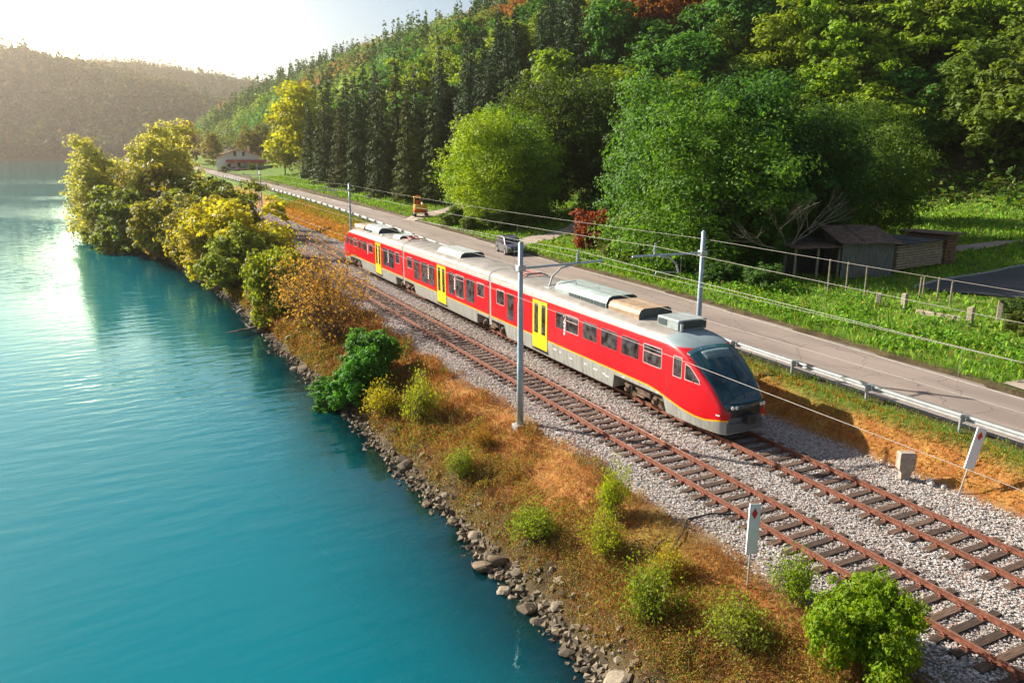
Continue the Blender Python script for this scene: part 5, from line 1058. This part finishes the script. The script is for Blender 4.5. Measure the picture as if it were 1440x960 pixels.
for k, (u, v, s, c, lab) in enumerate(((41.5, 60.5, 1.0, (.15, .19, .04), 'bramble mound on the verge below the rust red bush'), (43, 57.5, 1.1, (.16, .17, .04), 'olive bramble mound left of the big green tree'), (40.2, 56.0, .8, (.17, .20, .05), 'low bramble mound nearest the road bend'), (39.6, 50.0, .85, (.08, .19, .04), 'green bramble mound under the big green tree'), (40.2, 45.2, .8, (.08, .18, .04), 'bramble mound behind the pole top'), (41.2, 41.8, .8, (.09, .19, .04), 'leafy mound left of the fence posts'), (38.5, 93.5, 1.2, (.13, .21, .03), 'roadside bush just right of the yellow digger'), (40.5, 84.5, 1.1, (.09, .16, .03), 'dark roadside bush behind the parked car'), (38.6, 87.8, .8, (.14, .22, .03), 'light roadside bush between the digger and the car'), (46.2, 26.6, .6, (.09, .15, .04), 'dark ivy clump over the concrete post'), (43.5, 24.3, .7, (.15, .19, .05), 'overgrown weed mound at the right edge'))):
    plant('shrub', SHRUB[k % 4], u, v, s, c, lab, 'bush', None, s * .8, None, SB)

# the wooded hillside: individual trees nearest the viewer, the rest as one mass
cand = []
rg = np.random.default_rng(11)
for v in np.arange(6, 720, 6.4):
    for u in np.arange(50, 215, 6.4): cand.append((u + rg.uniform(-2.6, 2.6), v + rg.uniform(-2.6, 2.6)))
NREG = len(cand)
for _ in range(46): vv = rg.uniform(34, 96); cand.append((float(ubase(vv)) + rg.uniform(1.2, 15), vv))
cand = np.array(cand); small_ = np.arange(len(cand)) >= NREG; small_ = small_[cand[:, 0] - ubase(cand[:, 1]) > 1.0]; hb = cand[:, 0] - ubase(cand[:, 1]); cand = cand[hb > 1.0]; hb = cand[:, 0] - ubase(cand[:, 1]); zc = ground_z(cand[:, 0], cand[:, 1])
px, py, dd = project(np.c_[cand, zc + 9]); ok = (px > 280) & (px < 1500) & (py > -70) & (dd > 10) & (dd < 760)
cand, zc, dd, hb, small_ = cand[ok], zc[ok], dd[ok], hb[ok], small_[ok]
dens = rg.random(len(cand)) < np.where(dd > 260, .75, .92); cand, zc, dd, hb, small_ = cand[dens], zc[dens], dd[dens], hb[dens], small_[dens]
order = np.argsort(dd + 12 * rg.random(len(dd))); NI = 262
far_list = []
HL_ = {'rust': 'rust brown tree in the forest on the valley side', 'olive': 'olive green tree in the forest on the valley side', 'green': 'green tree in the forest on the valley side', 'lime': 'bright yellow green tree in the forest on the valley side', 'spruce': 'dark spruce among the trees on the valley side'}
for rank, i in enumerate(order):
    u, v = cand[i]; n_ = float(fbm(u / 24 + 3, v / 24, 3)); n2_ = float(fbm(u / 40 + 9, v / 40 + 4, 2)); up_ = hb[i] / 70
    ppx = float(project((u, v, zc[i] + 9))[0][0])
    kind = 'green'
    if small_[i]: kind = 'green' if rank % 3 else 'olive'
    elif n2_ > .2 and ppx < 900: kind = 'spruce'
    elif n_ > .22 and up_ > .35: kind = 'rust'
    elif n_ < -.2: kind = 'lime'
    elif n_ > .05: kind = 'olive'
    c = {'rust': (.33, .15, .03), 'olive': (.17, .24, .035), 'green': (.085, .225, .032), 'lime': (.23, .34, .025), 'spruce': (.06, .12, .035)}[kind]
    ppx, ppy = (float(q[0]) for q in project((u, v, zc[i] + 9))[:2])
    cl_ = next(t_ for lim, t_ in ((480, 'the white house'), (560, 'the far spruces'), (640, 'the near spruces'), (750, 'the yellow roadside tree'), (860, 'the parked car'), (1000, 'the rust red bush'), (1150, 'the big green tree'), (1290, 'the plank shed'), (9999, 'the board stack')) if ppx < lim)
    rw_ = 'at the foot of' if ppy > 215 else 'low on' if ppy > 150 else 'halfway up' if ppy > 85 else 'high on' if ppy > 25 else 'topmost on'
    pale = random.uniform(.82, 1.18)
    lab_ = {'rust': 'rust brown', 'olive': 'olive green', 'green': 'green', 'lime': 'yellow green', 'spruce': 'dark pointed'}[kind] + ' tree ' + rw_ + ' the valley side above ' + cl_; lab_ = ('pale ' if pale > 1.06 else 'deep ' if pale < .94 else '') + lab_
    c = tuple(q * pale for q in jit(c, .1)); s = random.uniform(.75, 1.15) * (.95 if u > 90 else 1.05) * (.6 if small_[i] else 1)
    if rank < NI:
        if kind == 'spruce': plant('spruce_tree', SPRUCE[rank % 3], u, v, s * .72, c, lab_, TT, 'spruces on the wooded valley side', None, zc[i])
        else: plant('broadleaf_tree', BROAD[rank % 6], u, v, s * (1.22 if v < 125 else 1.0), c, lab_, TT, {'rust': 'rust brown trees of the valley side', 'olive': 'olive trees of the valley side', 'green': 'green trees of the valley side', 'lime': 'yellow green trees of the valley side'}[kind], s * random.uniform(.85, 1.1), zc[i])
    else: far_list.append((u, v, zc[i], s, c, kind))
def massforest(name, items, per, leaf, label, seed=5):
    rg = np.random.default_rng(seed); it = np.array([(a[0], a[1], a[2], a[3]) for a in items]); cl = np.array([a[4] for a in items]); sp = np.array([a[5] == 'spruce' for a in items]); n = len(it); k = per
    d = rg.normal(size=(n, k, 3)); d /= np.linalg.norm(d, axis=2)[..., None]; rr = rg.uniform(.6, 1.08, (n, k, 1)); f = rg.random((n, k)) ** .8
    lump = 1 + .35 * np.sin(d[..., :1] * 4 + it[:, None, :1]) * np.cos(d[..., 1:2] * 5 + it[:, None, 1:2])
    Pb = d * rr * lump * np.array([4.6, 4.6, 5.4]) + np.array([0, 0, 8.2]); a = rg.random((n, k)) * 2 * PI; hz = 22 * (1 - f ** .6 * .95); R_ = 3.6 * (1 - hz / 22) ** .9 + .2; q = rg.random((n, k)) ** .4; Ps = np.stack([R_ * q * np.cos(a), R_ * q * np.sin(a), hz - R_ * q * .3], -1)
    P = np.where(sp[:, None, None], Ps, Pb) * it[:, None, 3:4] + it[:, None, :3]; nn = d + np.array([0, 0, .5]) + rg.normal(size=d.shape) * .4
    t = cl[:, None, :] * 1.1 * rg.uniform(.65, 1.35, (n, k, 1)); V_, T_ = leafquads(P.reshape(-1, 3), nn.reshape(-1, 3), leaf * rg.uniform(.6, 1.3, n * k), t.reshape(-1, 3), .65, rg)
    return tag(link(name, quadmesh(name, [V_], [T_], M_forest)), label, kind='stuff')
M_forest = leafmat('forest_leaf', .3, .7, False)
massforest('forest', far_list, 230, .72, 'mass of mixed trees filling the upper and farther valley side')
# far hills across the river
far = []
for _ in range(9000):
    az = math.radians(rg.uniform(-13, 15)); D = rg.choice([rg.uniform(1015, 1310), rg.uniform(1015, 1310), rg.uniform(1500, 1840)]); u, v = D * math.sin(az), D * math.cos(az); far.append((u, v))
for _ in range(1600):
    az = math.radians(rg.uniform(-75, -13)); D = rg.uniform(1015, 1330); far.append((D * math.sin(az), D * math.cos(az)))
far = np.array(far); fz_ = far_z(far[:, 0], far[:, 1]); far = far[fz_ > -2]; fz_ = fz_[fz_ > -2]
its = [(u, v, z - 1, random.uniform(1.0, 1.7), jit(random.choice(((.07, .10, .03), (.10, .11, .035), (.05, .085, .03), (.13, .105, .04))), .2), 'b' if random.random() < .8 else 'spruce') for (u, v), z in zip(far, fz_)]
massforest('far_forest', its, 26, 2.6, 'distant hazy woods covering the hills across the river', 6)

# ------------------------------------------------------------------ ground cover
def clear(u, v):
    k = ~((u > 50) & (u < 76) & (v > 26.6) & (v < 37.3) & (np.hypot((u - 60) / 2.4, (v - 31.5) / 2.0) > 1))
    for pts, wd in ((((35, 73), (39, 75), (44, 78), (50, 82), (57, 90), (66, 102)), 1.5), (((36.4, 104), (40, 107), (46, 112), (52, 118)), 1.9), (((62.5, 47), (70, 46.5), (84, 45), (110, 43), (140, 42)), 1.1), (((33.6, 17.4), (36, 17), (40, 15.5), (46, 12)), 2.4)):
        for (a, b), (c, d) in zip(pts[:-1], pts[1:]):
            t_ = np.clip(((u - a) * (c - a) + (v - b) * (d - b)) / ((c - a) ** 2 + (d - b) ** 2), 0, 1); k &= np.hypot(u - a - t_ * (c - a), v - b - t_ * (d - b)) > wd
    return k & ~((np.hypot(u - 52, v - 43.5) < 3.2) | ((u > 54) & (u < 62.5) & (v > 41) & (v < 45)))
def inzone(n, u0, u1, v0, v1, cond, seed):
    rg = np.random.default_rng(seed); v = v0 + (v1 - v0) * rg.random(n) ** 1.6; u = rg.uniform(u0, u1, n); k = cond(u, v, rg) & clear(u, v); return u[k], v[k]
def blades(name, u, v, h, wd, pal, pp, label, seed, lean=.6, mat=None):
    rg = np.random.default_rng(seed); z = ground_z(u, v); k = inframe(np.c_[u, v, z], 30); u, v, z = u[k], v[k], z[k]; n = len(u); dist = np.hypot(u, v); sc_ = np.clip(dist / 28, .8, 4.0)
    a = rg.random(n) * 2 * PI; hh = h * rg.uniform(.5, 1.3, n) * np.clip(sc_, .9, 1.5); w_ = wd * sc_ * rg.uniform(.6, 1.3, n); L_ = rg.uniform(.1, lean, n) * hh; b = rg.random(n) * 2 * PI
    base = np.c_[u, v, z - .02]; tip = base + np.c_[L_ * np.cos(b), L_ * np.sin(b), hh]; s_ = np.c_[np.cos(a) * w_, np.sin(a) * w_, 0 * w_]; mid = base * .45 + tip * .55 + np.c_[0 * u, 0 * u, hh * .12]
    V_ = np.stack([base - s_ * .6, mid - s_, tip, mid + s_], 1).reshape(-1, 3); pal = np.array(pal); ci = rg.choice(len(pal), n, p=pp); cl = pal[ci] * rg.uniform(.7, 1.25, (n, 1)) * (1 + .45 * fbm(u / .9, v / .9, 3))[:, None]
    return tag(link(name, quadmesh(name, [V_], [np.repeat(cl, 4, 0)], mat or M_blade)), label, kind='stuff')
DRY = ((.32, .115, .04), (.38, .18, .055), (.22, .075, .03), (.46, .29, .12), (.17, .19, .04))
def cL(u, v, rg): return (u > shore(v) + .45 + .6 * fbm(u / 1.5, v / 1.5, 3)) & (u < 15.1 + 1.0 * fbm(u / 1.8, v / 1.8, 3)) & (rg.random(len(u)) < .55 + fbm(u / 1.2, v / 1.2, 3))
u, v = inzone(150000, 9.5, 16, 8, 75, cL, 21); blades('dry_growth', u, v, .22, .012, DRY, (.3, .27, .2, .13, .1), 'matted orange brown dried growth on the river bank', 22, 1.5)
def cM(u, v, rg): return cL(u, v, rg) & (rg.random(len(u)) < .25 + 2 * fbm(u / .8, v / .8, 3))
u, v = inzone(26000, 9.5, 15.6, 8, 60, cM, 51); blades('dry_stems', u, v, .5, .007, ((.44, .24, .09), (.30, .13, .05), (.5, .40, .2), (.2, .24, .05)), (.35, .3, .2, .15), 'taller dry stems and straws standing out of the matted growth', 52, .7)
def cN(u, v, rg): return cL(u, v, rg) & (fbm(u / 1.7 + 8, v / 1.7, 3) > .12)
u, v = inzone(40000, 9.5, 15.2, 8, 60, cN, 53); blades('green_sprouts', u, v, .24, .012, ((.16, .26, .03), (.24, .30, .03), (.11, .18, .03)), (.4, .35, .25), 'green sprouts mixed into the dried growth', 54, .9)
def cR(u, v, rg): g = guard(v); return (u > 24.9 + .5 * fbm(u, v, 3)) & (u < g - .5) & (rg.random(len(u)) < .75)
u, v = inzone(75000, 24.6, 31, 8, 150, cR, 23); blades('dry_grass', u, v, .16, .016, ((.46, .20, .035), (.50, .27, .05), (.36, .13, .03), (.30, .28, .03), (.48, .34, .06)), (.3, .25, .2, .12, .13), 'orange dried grass on the slope between the far track and the road', 24, 1.1)
def cS(u, v, rg): g = guard(v); return (u > g - 1.5 - 2.2 * smooth(v, 60, 140) + .7 * fbm(u, v, 3)) & (u < g + .3)
u, v = inzone(30000, 24.6, 32, 8, 170, cS, 25); blades('green_grass', u, v, .2, .016, ((.11, .24, .02), (.17, .27, .025), (.26, .26, .04)), (.45, .35, .2), 'green grass along the top of the slope by the guardrail', 26, .8)
def cV(u, v, rg): f = fared(v); d = u - f; return (d > .05 + .25 * fbm(u / .8, v / .8, 2)) & (rg.random(len(u)) < np.where(d < 6, .95, .5)) & (u < ubase(v) + 4)
u, v = inzone(240000, 33, 115, 14, 230, cV, 27); blades('meadow_grass', u, v, .24, .03, ((.15, .32, .02), (.21, .38, .022), (.10, .24, .02), (.29, .33, .045), (.22, .19, .05)), (.32, .3, .2, .12, .06), 'rough green grass and herbs beyond the road', 28, .8)
def leafcover(name, u, v, h, size, pal, pp, label, seed):
    rg = np.random.default_rng(seed); z = ground_z(u, v); k = inframe(np.c_[u, v, z], 30); u, v, z = u[k], v[k], z[k]; n = len(u); lump = np.clip(.5 + 1.3 * fbm(u / 1.1, v / 1.1, 3), .05, 1.3); P = np.c_[u, v, z + h * lump * rg.random(n) ** .6]; sc_ = np.clip(np.hypot(u, v) / 30, .7, 3)
    pal = np.array(pal); cl = pal[rg.choice(len(pal), n, p=pp)] * rg.uniform(.65, 1.3, (n, 1)); V_, T_ = leafquads(P, rg.normal(size=(n, 3)) * .6 + [0, 0, 1], size * sc_ * rg.uniform(.6, 1.3, n), cl, .62, rg)
    return tag(link(name, quadmesh(name, [V_], [T_], M_blade)), label, kind='stuff')
def cW(u, v, rg): s = shore(v); d = u - s; return (d > .25) & (d < 3.2 + 1.5 * fbm(v / 3, u / 3, 2)) & (rg.random(len(u)) < .8 + 1.7 * fbm(u / 1.3, v / 1.3, 3))
u, v = inzone(1300000, 2, 15, 9, 110, cW, 31); leafcover('bank_weeds', u, v, .5, .035, ((.20, .27, .03), (.30, .28, .035), (.42, .27, .04), (.12, .17, .025), (.40, .16, .045), (.28, .10, .03)), (.17, .16, .19, .12, .22, .14), 'low green and yellow weeds over the rocks of the bank', 32)
def cX(u, v, rg): d = u - fared(v); return (d > .8) & (d < 9) & (v < 62) & (rg.random(len(u)) < .35 + 1.5 * fbm(u / 2.2, v / 2.2, 3))
u, v = inzone(60000, 33, 46, 16, 62, cX, 33); leafcover('verge_herbs', u, v, .7, .07, ((.13, .32, .02), (.20, .40, .025), (.08, .22, .02), (.28, .28, .05)), (.35, .35, .2, .1), 'leafy green herbs on the verge beyond the road', 34)
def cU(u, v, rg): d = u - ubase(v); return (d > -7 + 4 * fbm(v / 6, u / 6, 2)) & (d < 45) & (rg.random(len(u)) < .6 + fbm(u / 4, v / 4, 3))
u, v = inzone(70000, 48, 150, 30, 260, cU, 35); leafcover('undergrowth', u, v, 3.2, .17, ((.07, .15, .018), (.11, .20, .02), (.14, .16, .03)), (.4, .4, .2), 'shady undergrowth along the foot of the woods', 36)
def cT(u, v, rg): return (np.abs(fbm(u / 1.6 + 5, v / 1.6, 3)) > .24) & (rg.random(len(u)) < .5)
u, v = inzone(2600, 14.6, 16.4, 10, 34, cT, 37); leafcover('gravel_weeds', u, v, .16, .035, ((.16, .26, .02), (.24, .30, .03)), (.6, .4), 'sparse green weeds growing through the edge of the gravel', 38)

# ------------------------------------------------------------------ rocks and driftwood on the shore
RK = [rockmesh('rock', 1, 500 + k, (1, .8, .62), 3 if k < 5 else 2, c_) for k, c_ in enumerate(((.13, .095, .055), (.17, .125, .075), (.10, .075, .045), (.22, .175, .12), (.15, .11, .06), (.12, .10, .07), (.25, .21, .155), (.08, .063, .042)))]
rg = np.random.default_rng(40); k = 0
for i in range(135):
    v = 11 + 95 * rg.random() ** 2.0; s = float(shore(v) + .5 * fbm(np.array([v / 2.3]), np.array([3.3]), 3)[0]); d = rg.normal(.12, .32); r = rg.uniform(.14, .46) * (1.2 if rg.random() < .25 else .8); u = s + d
    if d < -.7: continue
    o = link('rock', RK[i % 8], None, (u, v, gz(u, v) + r * .22)); o.scale = (r, r * rg.uniform(.8, 1.3), r * rg.uniform(.7, 1.15)); o.rotation_euler = (rg.uniform(-.4, .4), rg.uniform(-.4, .4), rg.uniform(0, 6))
    seg = next(t_ for lim, t_ in ((15.5, 'at the bottom edge of the bank'), (20, 'below the near white sign'), (26, 'halfway along the near bank'), (33, 'below the tall yellow green plant'), (38, 'below the nearest pole'), (45, 'under the overhanging green bush'), (58, 'below the large twiggy bush'), (70, 'around the driftwood'), (999, 'far along the shore below the yellow bushes')) if v < lim)
    tag(o, ('big ' if r > .42 else 'medium ' if r > .26 else 'small ') + ('dark brown', 'tan brown', 'very dark', 'pale tan', 'brown', 'grey brown', 'pale', 'blackish')[i % 8] + ' rock at the waterline ' + seg, 'rock', 'rocks along the waterline')
n = 3200; v = 9 + 110 * RNG.random(n) ** 1.7; u = shore(v) + .5 * fbm(v / 2.3, v * 0 + 3.3, 3) + RNG.normal(.0, .33, n); z = ground_z(u, v); A = RNG.normal(size=(n, 4)); A /= np.linalg.norm(A, axis=1)[:, None]
V = quat_rot(A, octa[None] * RNG.uniform(.6, 1.4, (n, 6, 1)) * RNG.uniform(.05, .17, n)[:, None, None]) + np.stack([u, v, z + .03], -1)[:, None]; F = (of[None] + 6 * np.arange(n)[:, None, None]).reshape(-1, 3)
tn = np.array([[.15, .115, .07], [.21, .17, .12], [.10, .08, .055]])[RNG.integers(0, 3, n)]
tag(link('shore_rubble', np_mesh('shore_rubble', V.reshape(-1, 3), F, M_rock, tint=np.repeat(tn, 6, 0))), 'small stones filling the gaps along the waterline', kind='stuff')
dw = empty('driftwood', (7.9, 61.5, WATER + .1), 0, 'bleached forked driftwood branch lying out over the shallow water', 'driftwood'); mb = MB()
mb.tube([(1.3, .4, .35), (.2, .1, .2), (-1.4, -.3, .15)], [.13, .10, .04], 7); mb.tube([(.4, .1, .22), (.1, .9, .5), (-.2, 1.3, .8)], [.07, .05, .02], 6); mb.tube([(.0, .05, .2), (-.5, -.5, .35), (-.9, -.9, .3)], [.06, .04, .02], 6); mb.build('branch', M_deadwood, dw)

# ------------------------------------------------------------------ small things near the house
bx = tag(MB().box(-1.0, 1.0, -.7, .7, 0, 1.3, bev=.05).build('garden_box', simple('dark_green_paint', (.05, .10, .05), .6), None, (43.5, 205, gz(43.5, 205))), 'dark green container on the lawn right of the white house', 'container')
for u, v, c, lab in ((36.2, 283, (.5, .52, .55), 'pale car parked in front of the porch of the white house'), (39.5, 284, (.55, .2, .15), 'reddish car parked beside the pale one at the white house')):
    r = empty('parked_car', (u, v, gz(u, v)), 1.3, lab, 'car'); mb = MB(); mb.box(-.85, .85, -2, 2, .3, .85, bev=.12); mb.build('body', simple('car_paint', c, .35, coat=.5), r); mb = MB(); mb.box(-.75, .75, -1.3, .9, .86, 1.42, bev=.18); mb.build('side_window', M_glass, r)
    for x in (-.75, .75):
        for y in (-1.25, 1.25): mb = MB(); mb.cyl((x - .1, y, .32), (x + .1, y, .32), .32, 14); mb.build('wheel', M_tyre, r)
for k, (u, v, s) in enumerate(((34.0, 282, .7), (42.8, 280, .8), (44.8, 281, .7))): plant('shrub', SHRUB[k], u, v, s, (.15, .22, .03), 'clipped green garden bush in front of the white house', 'bush', 'garden bushes of the white house', None, None, SB)

# ------------------------------------------------------------------ air
mb = MB(); mb.box(-2450, 2450, -2450, 2450, -12, 235)
hz = mb.build('haze', []); tag(hz, 'thin pale air over the valley', kind='stuff')
hm = bpy.data.materials.new('haze_air'); hm.use_nodes = True; t = hm.node_tree; t.nodes.clear(); pv_ = t.nodes.new('ShaderNodeVolumePrincipled'); pv_.inputs['Color'].default_value = (1, .90, .78, 1); pv_.inputs['Density'].default_value = .00021; pv_.inputs['Anisotropy'].default_value = .78
mo = t.nodes.new('ShaderNodeOutputMaterial'); t.links.new(pv_.outputs[0], mo.inputs['Volume']); hz.data.materials.append(hm)
